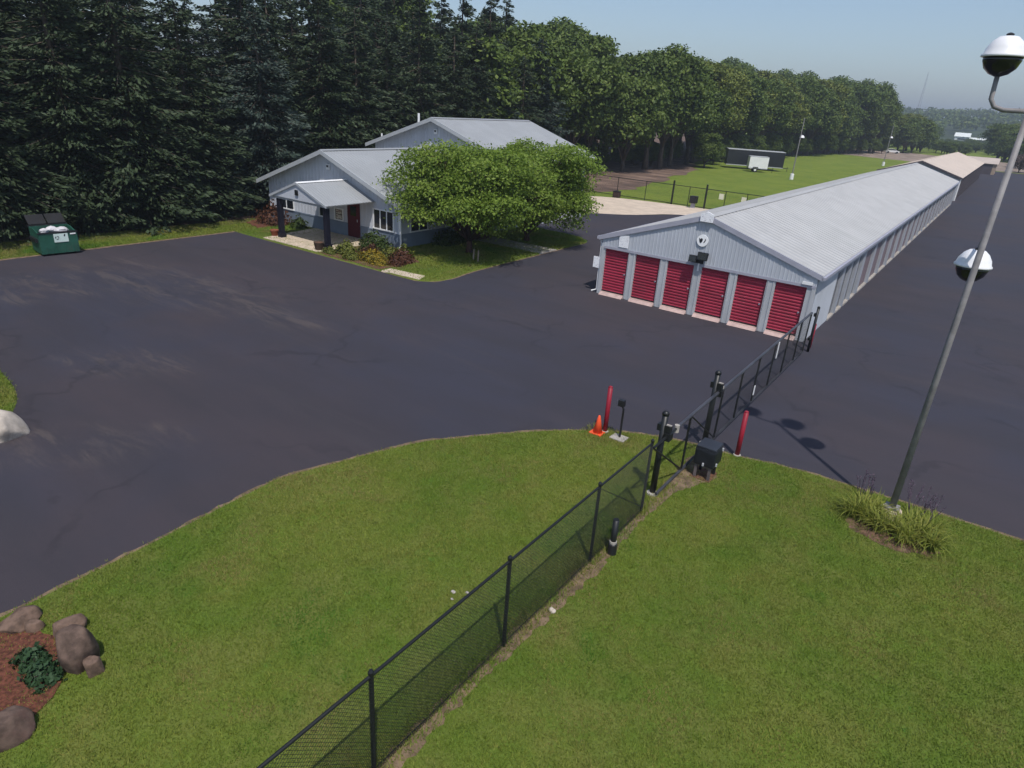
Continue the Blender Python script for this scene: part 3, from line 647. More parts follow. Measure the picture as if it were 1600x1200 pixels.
# two trees in front of the office
tree_thing('shade_tree', broad_tree(6.5, 4.3, .75, 38, 60, 28, .085, 3, .58, .30, .30), lf_front, m_barkred, 'bright green spreading tree on the lawn before the office corner', (-23.85, 29.2, .05), 'shade trees beside the office')
tree_thing('shade_tree', broad_tree(6.7, 4.1, .45, 36, 60, 28, .085, 12, .58, .30, .31), lf_front, m_barkred, 'bright green round crowned tree nearer the concrete apron', (-23.8, 34.9, .05), 'shade trees beside the office')

# spruce windbreak
def sp_label(k, row, y):
    zone = ('left of the dumpster' if y < 9 else 'behind the dumpster' if y < 14.5 else 'behind the back corner of the asphalt' if y < 21.5 else 'beside the left end of the office' if y < 30 else 'behind the front roof of the office' if y < 42 else 'behind the taller rear wing')
    return ('bluish' if k == 1 else 'dark green') + ' spruce ' + ('' if row == 0 else 'in the second row ' if row == 1 else 'in the third row ' if row == 2 else 'in the last row ') + zone
def dec_label(k, row, y):
    zone = ('beside the rear wing of the office' if y < 74 else 'behind the bare brown earth' if y < 112 else 'behind the parked trailers' if y < 150 else 'midway along the back field' if y < 205 else 'at the far end of the back field')
    return ('dark green', 'yellowish', 'bushy', 'tall spreading')[k] + ' woodland tree ' + ('' if row == 0 else 'in the second rank ' if row == 1 else 'deep in the wood ' if row == 2 else 'deepest in the wood ') + zone
sp = [tree_thing('spruce', spruce(14.5, 4.3, 21, 54), lf_spr, m_bark, 'tall dark spruce standing right behind the green dumpster', (-42.3, 12.6, 0), 'spruces in the windbreak')]
sp.append(tree_thing('spruce', spruce(13.2, 4.3, 22, 50), lf_spr2, m_bark, sp_label(1, 0, 29.2), (-42.6, 29.2, 0), 'spruces in the windbreak'))
sp.append(tree_thing('spruce', spruce(15.5, 4.4, 23, 56), lf_spr, m_bark, sp_label(0, 0, 16.7), (-42.4, 16.7, 0), 'spruces in the windbreak'))
r_ = random.Random(5)
for row, x in enumerate((-42.6, -46.6, -51.0, -56.0)):
    for i in range(21):
        y = -6 + i * (3.9 if row else 3.75) + row * 1.9 + r_.uniform(-.5, .5)
        if row == 0 and (abs(y - 12.6) < 2 or abs(y - 16.7) < 2 or abs(y - 29.2) < 2): continue
        if y > 30 and row == 0: x_ = x - 1.5
        else: x_ = x
        if y > 68: continue
        k = r_.choice((0, 2, 2, 0, 1)); s = r_.uniform(.82, 1.12) * (1 + .06 * row)
        clone(sp[k], (x_ + r_.uniform(-.5, .5), y, 0), r_.uniform(0, 6.28), (s * r_.uniform(.95, 1.1), s * r_.uniform(.95, 1.1), s), sp_label(k, row, y))

# deciduous wood along the back field
dec = []
for k, (seed, hh, rad, lm) in enumerate(((31, 15.5, 4.6, lf_dec), (32, 17.5, 5.2, lf_dec2), (33, 14, 4.3, lf_dec), (34, 18.5, 5.4, lf_dec))):
    lab = ('dark green woodland tree at the edge of the back field', 'yellowish green woodland tree at the edge of the back field', 'bushy woodland tree at the edge of the back field', 'tall spreading woodland tree at the edge of the back field')[k]
    loc = ((-46.5, 66, 0), (-47.5, 132, 0), (-44.5, 88, 0), (-44, 190, 0))[k]
    lab = dec_label(k, 0, loc[1])
    dec.append(tree_thing('broadleaf_tree', broad_tree(hh, rad, hh * (.2 if k != 2 else .1), 20, 60, 16, .27, seed, .85, .62, .40), lm, m_bark, lab, loc, 'broadleaf trees along the back field', rz=k))
labs = [d['label'] for d in dec]
spots = []
for y in np.arange(58, 262, 6.2):
    xe = np.interp(y, [58, 80, 108, 140, 200, 262], [-47, -47, -44.5, -48.5, -46, -37.5])
    spots.append((xe + r_.uniform(-1, 1), y + r_.uniform(-1.5, 1.5), 0)); spots.append((xe - 6.5 + r_.uniform(-2, 2), y + 3 + r_.uniform(-2, 2), 1))
    spots.append((xe - 22 + r_.uniform(-2, 2), y + r_.uniform(-2, 2), 3))
    if y < 240: spots.append((xe - 14 + r_.uniform(-2, 2), y + r_.uniform(-2, 2), 2))
for x, y, row in spots:
    if any(math.hypot(x - d.location.x, y - d.location.y) < 3 for d in dec): continue
    k = r_.choice((1, 1, 1, 3)) if 112 < y < 205 else r_.choice((0, 2, 3, 0, 3))
    if y > 230: k = r_.choice((0, 3))
    s = r_.uniform(.88, 1.1) * (1 + .06 * row) * (1.12 if y > 190 else 1); clone(dec[k], (x, y, 0), r_.uniform(0, 6.28), (s, s, s * r_.uniform(.92, 1.05)), dec_label(k, row, y))
for i, y in enumerate(np.arange(112, 262, 9.5)):
    xe = np.interp(y, [108, 140, 200, 262], [-41.5, -46.2, -43.5, -35.5]); s = r_.uniform(.28, .45)
    clone(dec[2], (xe + r_.uniform(-.6, .6), y, 0), r_.uniform(0, 6.28), (s * 1.2, s * 1.2, s), 'low bushy undergrowth at the foot of the woodland edge', 'undergrowth along the back field')
for i in range(26):
    y = r_.uniform(60, 116); xe = np.interp(y, [58, 80, 108, 140], [-49.5, -49.5, -46.5, -50]); s = r_.uniform(.22, .38)
    clone(dec[2], (xe + r_.uniform(-3, 1), y, 0), r_.uniform(0, 6.28), (s * 1.4, s * 1.4, s), 'dark bush in the shade behind the bare brown earth', 'bushes in the shade of the wood')
# trees past the end of the storage rows, and the far wooded rise
for i in range(80):
    y = r_.uniform(300, 600); x = (-.051 + r_.uniform(-.04, .04)) * y; s = r_.uniform(.22, .36)
    clone(dec[2], (x, y, 0), r_.uniform(0, 6.28), (s * 1.5, s * 1.5, s), 'low green bush in the hazy hollow before the distant farm building', 'bushes before the farm building', )
for i in range(150):
    y = r_.uniform(275, 480) if i > 60 else r_.uniform(272, 320); x = r_.uniform(-75, 70) * y / 380
    if -.084 < x / y < -.022 and y < 660: continue
    k = r_.choice((0, 2, 2, 1)); s = r_.uniform(.68, 1.0)
    clone(dec[k], (x, y, -.6), r_.uniform(0, 6.28), (s * 1.15, s * 1.15, s), ('hazy green tree left of the distant white farm building' if x / y < -.05 else 'hazy green tree right of the distant white farm building'), 'trees beyond the storage rows')
for x, y, s in ((3.5, 232, .62), (8.5, 228, .7), (13, 236, .75), (5.5, 244, .66), (18, 230, .7)):
    clone(dec[0], (x, y, 0), r_.uniform(0, 6.28), s, 'green tree at the far right end of the asphalt lane', 'trees at the end of the lane')
lf_brown = leafmat('brown_brush_leaf', [(.05, .035, .03), (.09, .06, .05), (.14, .095, .075)], .1)
Vb, Fb, tb = broad_tree(4.2, 2.3, .5, 12, 26, 10, .16, 51, .8, .4, .45)
br = tree_thing('brush_clump', (Vb, Fb, tb), lf_brown, m_bark, 'brown leafless brush at the far end of the asphalt lane', (1.3, 206, 0), 'brown brush at the end of the lane', 'shrub')
for x, y, s in ((3.6, 207.5, 1.1), (6.2, 206, 1.25), (9.2, 208, 1.1), (12, 206, 1.3), (15.2, 207, 1.1)): clone(br, (x, y, 0), x, s)
# far rise and its wood
hv = []; hf = []; nx_, ny_ = 60, 14
for j in range(ny_):
    for i in range(nx_):
        x = -1500 + 3000 * i / (nx_ - 1); y = 520 + 1100 * j / (ny_ - 1)
        z = 24 * (0.5 - .5 * math.cos(min(1, j / 7) * math.pi)) * (1 + .18 * math.sin(x * .004) + .1 * math.sin(x * .013 + 1)) - .6; hv.append((x, y, z))
for j in range(ny_ - 1):
    for i in range(nx_ - 1): q = j * nx_ + i; hf.append((q, q + 1, q + nx_ + 1, q + nx_))
link('far_rise', np_mesh('far_rise', hv, hf, M('rise_undergrowth', (.035, .055, .018), .95, var=.3, scale=.02), True))['kind'] = 'structure'
def hill_z(x, y): j = (y - 520) / 1100 * (ny_ - 1); return 24 * (0.5 - .5 * math.cos(min(1, max(0, j) / 7) * math.pi)) * (1 + .18 * math.sin(x * .004) + .1 * math.sin(x * .013 + 1)) - .6 if j > 0 else 0
rng = np.random.default_rng(77); n = 5200
yy = 480 + 700 * rng.random(n) ** 1.1; xx = (rng.random(n) - .62) * 1.75 * yy
keep = ~((np.abs(xx / yy + .0506) < .036) & (yy < 700)); xx, yy = xx[keep], yy[keep]; n = len(xx)
zz = np.array([hill_z(a, b_) for a, b_ in zip(xx, yy)]); per = 34
d = unit(n * per); d[:, 2] = np.abs(d[:, 2]) * 1.0 - .15
hh = rng.uniform(9, 15, n)
P = np.repeat(np.stack([xx, yy, zz + hh * .55], 1), per, 0) + d * np.repeat(np.stack([hh * .38, hh * .38, hh * .5], 1), per, 0) * rng.uniform(.65, 1.05, (n * per, 1))
N = d + rng.normal(size=d.shape) * .5; N /= np.linalg.norm(N, axis=1, keepdims=True); U = perp(N); W = np.cross(N, U); s = rng.uniform(.9, 1.9, (n * per, 1))
V, F = quads(P, U * s, W * s * .75)
o = link('far_wood', np_mesh('far_wood', V, F, lf_dec)); tag(o, 'distant wooded rise fading into haze', 'woodland', kind='stuff')

# ------------------------------------------------------------------ shrubs and flowers by the office
def shrub(name, label, loc, rx, ry, rz_, n, leaf, mat, group=None, stems=True):
    global rng
    rng = np.random.default_rng(int(abs(loc[0] * 131 + loc[1] * 17)))
    d = unit(n); d[:, 2] = np.abs(d[:, 2]); lump = 1 + .22 * np.sin(d[:, :1] * 5 + 1) * np.cos(d[:, 1:2] * 4)
    P = d * np.array([rx, ry, rz_]) * rng.uniform(.6, 1.05, (n, 1)) * lump
    N = d + rng.normal(size=d.shape) * .6; N /= np.linalg.norm(N, axis=1, keepdims=True); U = perp(N); W = np.cross(N, U); s = leaf * rng.uniform(.6, 1.3, (n, 1))
    V, F = quads(P, U * s, W * s * .6); o = thing(name, label, 'shrub', loc, 0, group)
    link('foliage', np_mesh('foliage', V, F, mat), o)
    b = MB()
    for k in range(6): a = k * 1.05; b.tube([(0, 0, -.03), (math.cos(a) * rx * .6, math.sin(a) * ry * .6, rz_ * .7)], [.025, .008], 4)
    link('stem', b.mesh('stem', m_bark), o); return o
lf_rust = leafmat('rust_leaf', [(.05, .02, .012), (.09, .035, .02), (.12, .06, .03)], .12)
lf_yel = leafmat('yellow_flower_leaf', [(.06, .085, .015), (.13, .13, .02), (.28, .20, .02), (.34, .24, .03)], .2)
lf_yg = leafmat('yellow_green_leaf', [(.06, .08, .014), (.11, .13, .022), (.18, .18, .04)], .2)
shrub('shrub', 'brown bronze leaved shrub by the left front corner of the office', (-37.2, 25.7, .03), 1.25, .9, 1.2, 900, .10, lf_rust)
shrub('shrub', 'small dark shrub in the red mulch behind the left porch post', (-35.0, 26.0, .03), .55, .5, .75, 500, .08, lf_bush)
shrub('shrub', 'dark green rounded shrub under the triple office window', (-28.3, 26.0, .05), .85, .65, .85, 900, .08, lf_bush)
shrub('shrub', 'dark green shrub by the office corner downspout', (-27.2, 25.7, .05), .6, .5, .7, 600, .08, lf_bush)
shrub('flowering_shrub', 'yellow flowering clump in the bed at the asphalt edge', (-25.7, 23.5, .05), .85, .55, .6, 1300, .06, lf_yel)
shrub('flowering_shrub', 'yellow green clump in the bed beside the porch patio', (-27.7, 23.5, .05), .75, .5, .55, 900, .07, lf_yg)
shrub('flowering_shrub', 'low yellow green clump against the front of the bed', (-28.4, 22.95, .05), .45, .3, .35, 500, .06, lf_yg)
shrub('shrub', 'rust tinted shrub at the right end of the flower bed', (-24.6, 24.6, .05), .75, .55, .6, 800, .07, lf_rust)
shrub('shrub', 'green shrub between the flower bed and the big tree', (-25.3, 25.4, .05), .6, .55, .65, 700, .07, lf_yg)
shrub('shrub', 'low shaded shrub against the office side wall', (-26.1, 30.2, .05), .6, 1.4, .9, 1100, .08, lf_bush)
shrub('shrub', 'low shaded reddish shrub against the office side wall', (-26.1, 33.0, .05), .5, .8, .8, 700, .08, lf_rust)
for i, (x, y, r0, hh, m, lab) in enumerate(((-28.2, 23.9, .55, .6, lf_yg, 'yellow green plant behind the low clump in the flower bed'), (-26.7, 22.95, .55, .4, lf_yg, 'low plant spilling to the asphalt edge in the middle of the bed'), (-26.6, 24.3, .7, .6, lf_rust, 'rust brown plant in the middle of the flower bed'), (-24.9, 23.2, .55, .5, lf_yel, 'smaller yellow flowering clump near the walkway slab'), (-25.6, 24.6, .6, .55, lf_yg, 'yellow green plant behind the yellow flowering clump'), (-27.4, 24.7, .55, .5, lf_bush, 'dark low plant before the triple office window'), (-24.2, 23.8, .45, .4, lf_rust, 'low rust plant behind the walkway slab'))):
    shrub('bed_plant', lab, (x, y, .05), r0, r0 * .8, hh, 700, .055, m)
u = thing('planter', 'brown basket planter at the foot of the right porch post', 'planter', (-29.35, 23.0, .075))
MB().lathe([(.17, 0), (.22, .1), (.27, .38), (.29, .42), (.25, .42), (.23, .36)], (-29.35, 23.0, .075), 14).build('pot', M('basket', (.07, .045, .032), .9, var=.3, scale=12), u, smooth=True)
MB().lathe([(.235, 0), (.2, .03), (.05, .05)], (-29.35, 23.0, .43), 12).build('soil', m_mulch, u)
u2 = thing('planter', 'terracotta planter beside the left porch post', 'planter', (-33.85, 23.4, .05))
MB().lathe([(.16, 0), (.24, .32), (.26, .36), (.22, .36), (.21, .3)], (-33.85, 23.4, .05), 14).build('pot', M('terracotta', (.25, .075, .04), .85, var=.2), u2, smooth=True)
MB().lathe([(.215, 0), (.1, .04)], (-33.85, 23.4, .35), 10).build('soil', m_mulch, u2)
for x, y, lab in ((-22.45, 27.9, 'left of two short wooden stakes by the tree trunk'), (-22.1, 27.85, 'right of two short wooden stakes by the tree trunk')):
    tag(MB().tube([(x, y, .0), (x + .02, y, .62), (x + .02, y, .66)], [.045, .045, .02], 7).build('marker_stake', M('weathered_wood', (.32, .25, .19), .9, var=.2)), lab, 'stake', 'wooden stakes by the tree')

# ------------------------------------------------------------------ dumpster
DX, DY = -36.62, 13.0
du = thing('dumpster', 'green dumpster with open black lids and a white poster', 'dumpster', (DX, DY, 0), R(84))
m_dgreen = M('dumpster_green', (.018, .085, .058), .5, var=.2, scale=2, dirt=(.05, .05, .04), dirt_amt=.4)
# local: x along the length, -y is the front (towards the lot), z up
L2, D2 = .80, .70
MB().prism([(-D2, .10), (D2, .10), (D2, 1.20), (.1, 1.20), (-D2, 1.05)], 'x', -L2, -L2 + .04).prism([(-D2, .10), (D2, .10), (D2, 1.20), (.1, 1.20), (-D2, 1.05)], 'x', L2 - .04, L2).box(-L2 + .041, L2 - .041, -D2, -D2 + .04, .10, 1.05).box(-L2 + .041, L2 - .041, D2 - .04, D2, .10, 1.20).box(-L2 + .041, L2 - .041, -D2 + .041, D2 - .041, .10, .14).build('body', m_dgreen, du, world=False)
MB().box(-L2 - .03, L2 + .03, -D2 - .03, -D2 + .05, 1.05, 1.11).build('front_rim', m_black, du, world=False)
MB().box(-L2 - .03, L2 + .03, D2 - .03, D2 + .04, 1.2, 1.26).build('rear_rim', m_black, du, world=False)
for s in (-1, 1):
    MB().box(s * L2 - .001 if s > 0 else -L2 - .1, s * L2 + .1 if s > 0 else -L2 + .001, -.5, .5, .62, .80).build('fork_pocket', m_black, du, world=False)
    MB().prism([(D2 + .02, 1.24), (D2 + .50, 1.62), (D2 + .46, 1.67), (D2 - .02, 1.29)], 'x', .03 if s > 0 else -L2 + .02, L2 - .02 if s > 0 else -.03).build('lid', M('lid_plastic', (.010, .010, .012), .75, var=.2), du, world=False)
for x in (-.55, -.2, .2, .55): MB().box(x - .03, x + .03, -D2 - .02, -D2 - .001, .12, .45).build('stiffener', m_dgreen, du, world=False)
for x in (-.6, .6): MB().tube([(x - .05, -.45, .06), (x + .05, -.45, .06)], .06, 10).tube([(x - .05, .45, .06), (x + .05, .45, .06)], .06, 10).build('caster', m_black, du, world=False)
po = MB().box(-.20, .40, -D2 - .03, -D2 - .021, .62, 1.02).build('poster', M('poster_white', (.55, .66, .62), .6, var=.05), du, world=False)
b = MB()
for a in (0, 2.09, 4.19):
    c, s = math.cos(a), math.sin(a); b.prism([(-.06 + .09 * math.cos(a + t) * k, .83 + .09 * math.sin(a + t) * k) for t, k in ((0, 1), (.75, 1.0), (1.5, 1), (1.5, .55), (.75, .6), (0, .55))], 'y', -D2 - .036, -D2 - .031)
b.prism([(.22, .88), (.28, .88), (.30, .98), (.25, .99)], 'y', -D2 - .036, -D2 - .031); b.build('print', m_black, po, world=False)
MB().box(.5, .74, -D2 - .03, -D2 - .021, .95, 1.01).build('sticker', m_white, du, world=False)
rng = np.random.default_rng(4)
for i, (x, y, sx) in enumerate(((-.4, -.2, .18), (.32, -.1, .25), (.0, .22, .22))):
    bm = bmesh.new(); bmesh.ops.create_icosphere(bm, subdivisions=2, radius=1)
    for v in bm.verts: v.co = Vector((v.co.x * sx * 1.2, v.co.y * sx, v.co.z * .16)) * random.uniform(.8, 1.15)
    o = MB().bm(bm).build('rubbish_bag', M('white_bag', (.55, .53, .55), .5, var=.15), None)
    Mx = Matrix.Rotation(R(84), 4, 'Z'); p = Mx @ Vector((x, y, 0)); o.location = (DX + p.x, DY + p.y, 1.07); o.rotation_euler = (0, 0, R(84))
    tag(o, ('pale rubbish bag at the left of the open dumpster', 'largest pale rubbish bag at the right of the open dumpster', 'pale rubbish bag at the back of the open dumpster')[i], 'rubbish bag', 'bags in the dumpster')

# ------------------------------------------------------------------ chain link fences and gate
m_fence = M('black_vinyl', (.010, .011, .012), .45, var=.15, spec=.5)
m_wire = M('black_wire', (.013, .017, .015), .5, var=.1, spec=.4)
def chain(axis_pts, z0, z1, pitch, r):
    """diagonal wires between two ground points"""
    (ax, ay), (bx, by) = axis_pts; L = math.hypot(bx - ax, by - ay); ux, uy = (bx - ax) / L, (by - ay) / L; H = z1 - z0
    V, F = [], []
    def wire(s0, zz0, s1, zz1):
        if abs(s1 - s0) < .01: return
        n = len(V)
        for s, z in ((s0, zz0), (s1, zz1)):
            c = (ax + ux * s, ay + uy * s, z)
            for a in (.5, 2.6, 4.7): V.append((c[0] - uy * r * math.cos(a), c[1] + ux * r * math.cos(a), c[2] + r * math.sin(a)))
        for k in range(3): F.append((n + k, n + (k + 1) % 3, n + 3 + (k + 1) % 3, n + 3 + k))
    k = -H
    while k < L:
        a, b = max(0, k), min(L, k + H); wire(a, z0 + (a - k), b, z0 + (b - k)); wire(a, z1 - (a - k), b, z1 - (b - k)); k += pitch
    return V, F
FX = -4.5
fe = thing('chain_link_fence', 'black chain link fence running across the front lawn', 'fence', (FX, 5, .05))
fy = [-1.7, 1.1, 3.95, 6.77, 9.58, 11.85]
for y in fy: MB().tube([(FX, y, -.1), (FX, y, 1.80)], .032, 8).lathe([(.038, 0), (.038, .04), (.02, .07)], (FX, y, 1.79), 8).build('post', m_fence, fe)
MB().tube([(FX, fy[0], 1.76), (FX, fy[-1], 1.76)], .024, 8).build('top_rail', m_fence, fe); MB().tube([(FX, fy[0], .12), (FX, fy[-1], .12)], .006, 4).build('tension_wire', m_fence, fe)
V, F = chain(((FX + .03, fy[0]), (FX + .03, fy[-1])), .09, 1.75, .062, .0036)
o = link('chain_mesh', np_mesh('chain_mesh', np.array(V) - np.array([FX, 5, .05]), F, m_wire), fe); o['kind'] = 'stuff'
MB().tube([(FX, 9.62, 1.7), (FX, 11.8, .2)], .008, 4).build('truss_rod', m_fence, fe)
# sliding gate
GX = -4.50
ga = thing('sliding_gate', 'black chain link sliding gate reaching towards the storage corner', 'gate', (GX, 19, 0))
MB().tube([(GX, 13.25, 1.62), (GX, 25.72, 1.68)], .042, 8).build('top_track', M('worn_black_track', (.05, .05, .06), .35, var=.3, spec=.6), ga)
MB().tube([(GX, 11.95, 1.60), (GX, 13.24, 1.61)], .03, 8).build('tail_rail', m_fence, ga)
MB().tube([(GX, 12.6, .14), (GX, 25.72, .15)], .036, 8).build('bottom_rail', M('worn_black_rail', (.045, .045, .052), .45, var=.3), ga)
gys = [14.05, 16.3, 17.9, 19.5, 21.15, 22.75, 24.35, 25.72]
for y in gys: MB().tube([(GX, y, .15), (GX, y, 1.64)], .027, 7).build('upright', m_fence, ga)
MB().tube([(GX, 11.95, 1.60), (GX, 14.05, .15)], .022, 6).build('brace', m_fence, ga); MB().tube([(GX, 14.05, 1.62), (GX, 16.3, .15)], .022, 6).build('brace', m_fence, ga)
V, F = chain(((GX + .03, 14.05), (GX + .03, 25.72)), .16, 1.62, .10, .0017)
o = link('chain_mesh', np_mesh('chain_mesh', np.array(V) - np.array([GX, 19, 0]), F, m_wire), ga); o['kind'] = 'stuff'
for y, z in ((21.22, 1.12), (19.3, .45)): MB().box(GX + .05, GX + .07, y, y + .07, z, z + (.55 if z > 1 else .3)).build('reflector', m_white, ga)
MB().lathe([(.06, -.09), (.06, .09)], (GX, 13.2, 1.6), 10).build('track_stop', m_concg, ga)
MB().lathe([(.055, -.08), (.055, .08)], (GX, 16.1, 1.66), 10).build('roller', m_concg, ga)
for y, lab in ((12.68, 'nearer of two tall capped black gate posts, beside the fence end'), (15.95, 'farther of two tall capped black gate posts, behind the operator box')):
    g = thing('gate_post', lab, 'gate post', (GX - .12, y, 0), 0, 'tall posts carrying the gate')
    MB().tube([(GX - .12, y, -.1), (GX - .12, y, 2.1)], .072, 14).build('post', m_fence, g, smooth=True)
    MB().lathe([(.080, 0), (.080, .05), (.05, .09), (.02, .10)], (GX - .12, y, 2.09), 14).build('cap', m_fence, g, smooth=True)
    MB().box(GX - .25, GX + .06, y - .06, y + .06, 1.70, 1.86).box(GX - .05, GX + .09, y - .10, y + .10, 1.52, 1.69).build('roller_bracket', m_fence, g)
    MB().box(GX - .08, GX + .06, y - .03, y + .03, 1.862, 1.88).build('bracket_plate', m_concg, g)
    MB().lathe([(.14, 0), (.13, .07), (.08, .09)], (GX - .12, y, .02), 14).build('footing', m_concg, g)
ep = thing('receiver_post', 'black post that receives the gate at the storage building corner', 'gate post', (-4.42, 26.35, 0))
MB().tube([(-4.42, 26.35, -.1), (-4.42, 26.35, 1.75)], .05, 10).build('post', m_fence, ep, smooth=True); MB().lathe([(.058, 0), (.05, .05), (.02, .07)], (-4.42, 26.35, 1.75), 10).build('cap', m_fence, ep)
for z in (.5, 1.45): MB().box(-4.50, -4.41, 26.15, 26.3, z, z + .12).build('catch', m_fence, ep)
m_bred = M('bollard_red', (.26, .012, .028), .5, var=.12)
def bollard(label, x, y, h, z=0, white=True):
    o = thing('bollard', label, 'bollard', (x, y, z), 0, 'red steel bollards round the gate')
    MB().tube([(x, y, z - .1), (x, y, z + h)], .062, 14).build('pipe', m_bred, o, smooth=True); MB().lathe([(.062, 0), (.05, .025), (.02, .04)], (x, y, z + h), 14).build('cap', m_bred, o, smooth=True)
    if white: MB().lathe([(.11, 0), (.10, .05), (.065, .06)], (x, y, z), 12).build('footing', m_concg, o)
    return o
bollard('red steel bollard behind the orange cone and keypad stand', -6.98, 14.7, 1.35, .03); bollard('red steel bollard at the asphalt edge right of the operator box', -3.72, 15.95, 1.28, .02)
bollard('red steel bollard beside the storage building front corner', -4.5, 26.95, .95, 0, False)
# keypad pedestal, cone
kp = thing('keypad_stand', 'black keypad on a slim post standing on a small concrete pad', 'keypad stand', (-6.5, 14.65, .05))
MB().bbox(-6.72, -6.30, 14.45, 14.80, .0, .085, .02).build('pad', m_concg, kp)
MB().tube([(-6.5, 14.65, .1), (-6.5, 14.65, .92), (-6.56, 14.65, 1.02)], .03, 8).build('post', m_black, kp)
k = MB().bbox(-6.66, -6.49, 14.58, 14.72, .98, 1.16, .02).build('keypad', m_black, kp); MB().box(-6.672, -6.661, 14.6, 14.7, 1.01, 1.13).build('buttons', m_trim, k)
co = thing('traffic_cone', 'orange traffic cone on the grass edge by the red bollard', 'traffic cone', (-7.1, 14.5, .05))
m_or = M('cone_orange', (.85, .10, .035), .5, var=.08)
MB().bbox(-7.28, -6.92, 14.32, 14.68, .05, .085, .01).build('base', m_or, co); MB().lathe([(.135, 0), (.03, .48), (.022, .49)], (-7.1, 14.5, .085), 16).build('cone', m_or, co, smooth=True)
# gate operator
op = thing('gate_operator', 'black gate operator box raised on legs beside the gate', 'gate operator', (-4.02, 14.35, .05))
bm = MB().bbox(-4.26, -3.74, 14.06, 14.62, .42, .88, .07); bm.build('housing', M('operator_black', (.012, .014, .019), .5, var=.15, spec=.4), op)
MB().bbox(-4.24, -3.76, 14.08, 14.60, .875, .93, .025).build('lid', M('operator_lid', (.03, .034, .045), .45, var=.1), op)
for x, y in ((-4.18, 14.14), (-3.84, 14.14), (-4.18, 14.54), (-3.84, 14.54)): MB().box(x - .03, x + .03, y - .03, y + .03, .05, .43).build('leg', M('leg_grey', (.12, .10, .10), .7, var=.2) if y < 14.3 else m_black, op)
MB().box(-4.28, -3.78, 14.06, 14.64, .03, .066).build('footing', m_mulch, op)
for x, y, z in ((-3.73, 14.52, .80), (-3.73, 14.2, .50), (-4.0, 14.05, .48)): MB().bbox(x - .02, x + .02, y - .02, y + .02, z - .04, z + .04, .008).build('latch', m_pier, op)
sp_ = thing('stub_post', 'short black pipe post with a pale collar beside the lawn fence', 'post', (-4.3, 10.1, .05))
MB().tube([(-4.3, 10.1, -.05), (-4.3, 10.1, .85)], .06, 12).build('pipe', m_fence, sp_, smooth=True); MB().lathe([(.075, 0), (.075, .05)], (-4.3, 10.1, .3), 12).build('collar', m_concg, sp_); MB().lathe([(.10, 0), (.09, .25), (.06, .28)], (-4.3, 10.1, .03), 10).build('base', m_black, sp_)
def stone(name, label, x, y, z, sx, sy, sz, mat, seed, cat='rock', group=None, sub=3, rz=0):
    rr_ = random.Random(seed); bm = bmesh.new(); bmesh.ops.create_icosphere(bm, subdivisions=sub + 1, radius=1); cuts = [(Vector((rr_.gauss(0, 1), rr_.gauss(0, 1), rr_.gauss(.2, .8))).normalized(), rr_.uniform(.66, .92)) for _ in range(11)]
    ph = [rr_.uniform(0, 6) for _ in range(6)]
    for v in bm.verts:
        c = v.co; k = 1 + .12 * math.sin(3 * c.x + ph[0]) * math.cos(2.5 * c.y + ph[1]) + .08 * math.sin(5 * c.z + ph[2] + 3 * c.x) + .04 * math.sin(9 * c.y + ph[3]) * math.sin(8 * c.x + ph[4]) + rr_.uniform(-.02, .02)
        c = c * k
        for nn, dd in cuts:
            e = c.dot(nn) - dd
            if e > 0: c = c - nn * e * .9
        c = c * 1.08; c = Vector((math.copysign(abs(c.x) ** (1 / 1.25), c.x), math.copysign(abs(c.y) ** (1 / 1.25), c.y), max(-.4, min(.86 + .08 * c.x, c.z))))
        v.co = Vector((c.x * sx, c.y * sy, c.z * sz))
    o = MB().bm(bm).build(name, mat, None, smooth=False); o.location = (x, y, z); o.rotation_euler = (0, 0, rz)
    for p in o.data.polygons: p.use_smooth = True
    return tag(o, label, cat, group)
m_lime = M('pale_limestone', (.46, .40, .34), .9, var=.2, scale=3, bump=.8, bscale=14, dirt=(.25, .2, .16), dirt_amt=.6, dirt_scale=2.5)
m_rockb = M('brown_boulder', (.13, .085, .062), .9, var=.4, scale=6, bump=1, bscale=9, dirt=(.17, .11, .085), dirt_amt=.6, dirt_scale=3)
m_rockp = M('purplish_boulder', (.10, .067, .052), .9, var=.4, scale=6, bump=1, bscale=9, dirt=(.125, .065, .055), dirt_amt=.6, dirt_scale=2)
stone('boulder', 'long pale limestone boulder at the tip of the grass island', -18.15, 4.30, .14, .78, .50, .44, m_lime, 3, rz=.35)
stone('pebble', 'small pale stone lying beside the lawn fence', -4.32, 7.95, .07, .07, .055, .045, m_lime, 8, sub=2)
for i, (x, y, s) in enumerate(((-5.95, 7.2, .045), (-5.75, 7.35, .035), (-5.85, 7.05, .03))): stone('pebble', 'small stone in the loose scatter on the lawn left of the fence', x, y, .06, s, s * .8, s * .6, m_concg, 20 + i, 'rock', 'scattered stones on the lawn', 2)

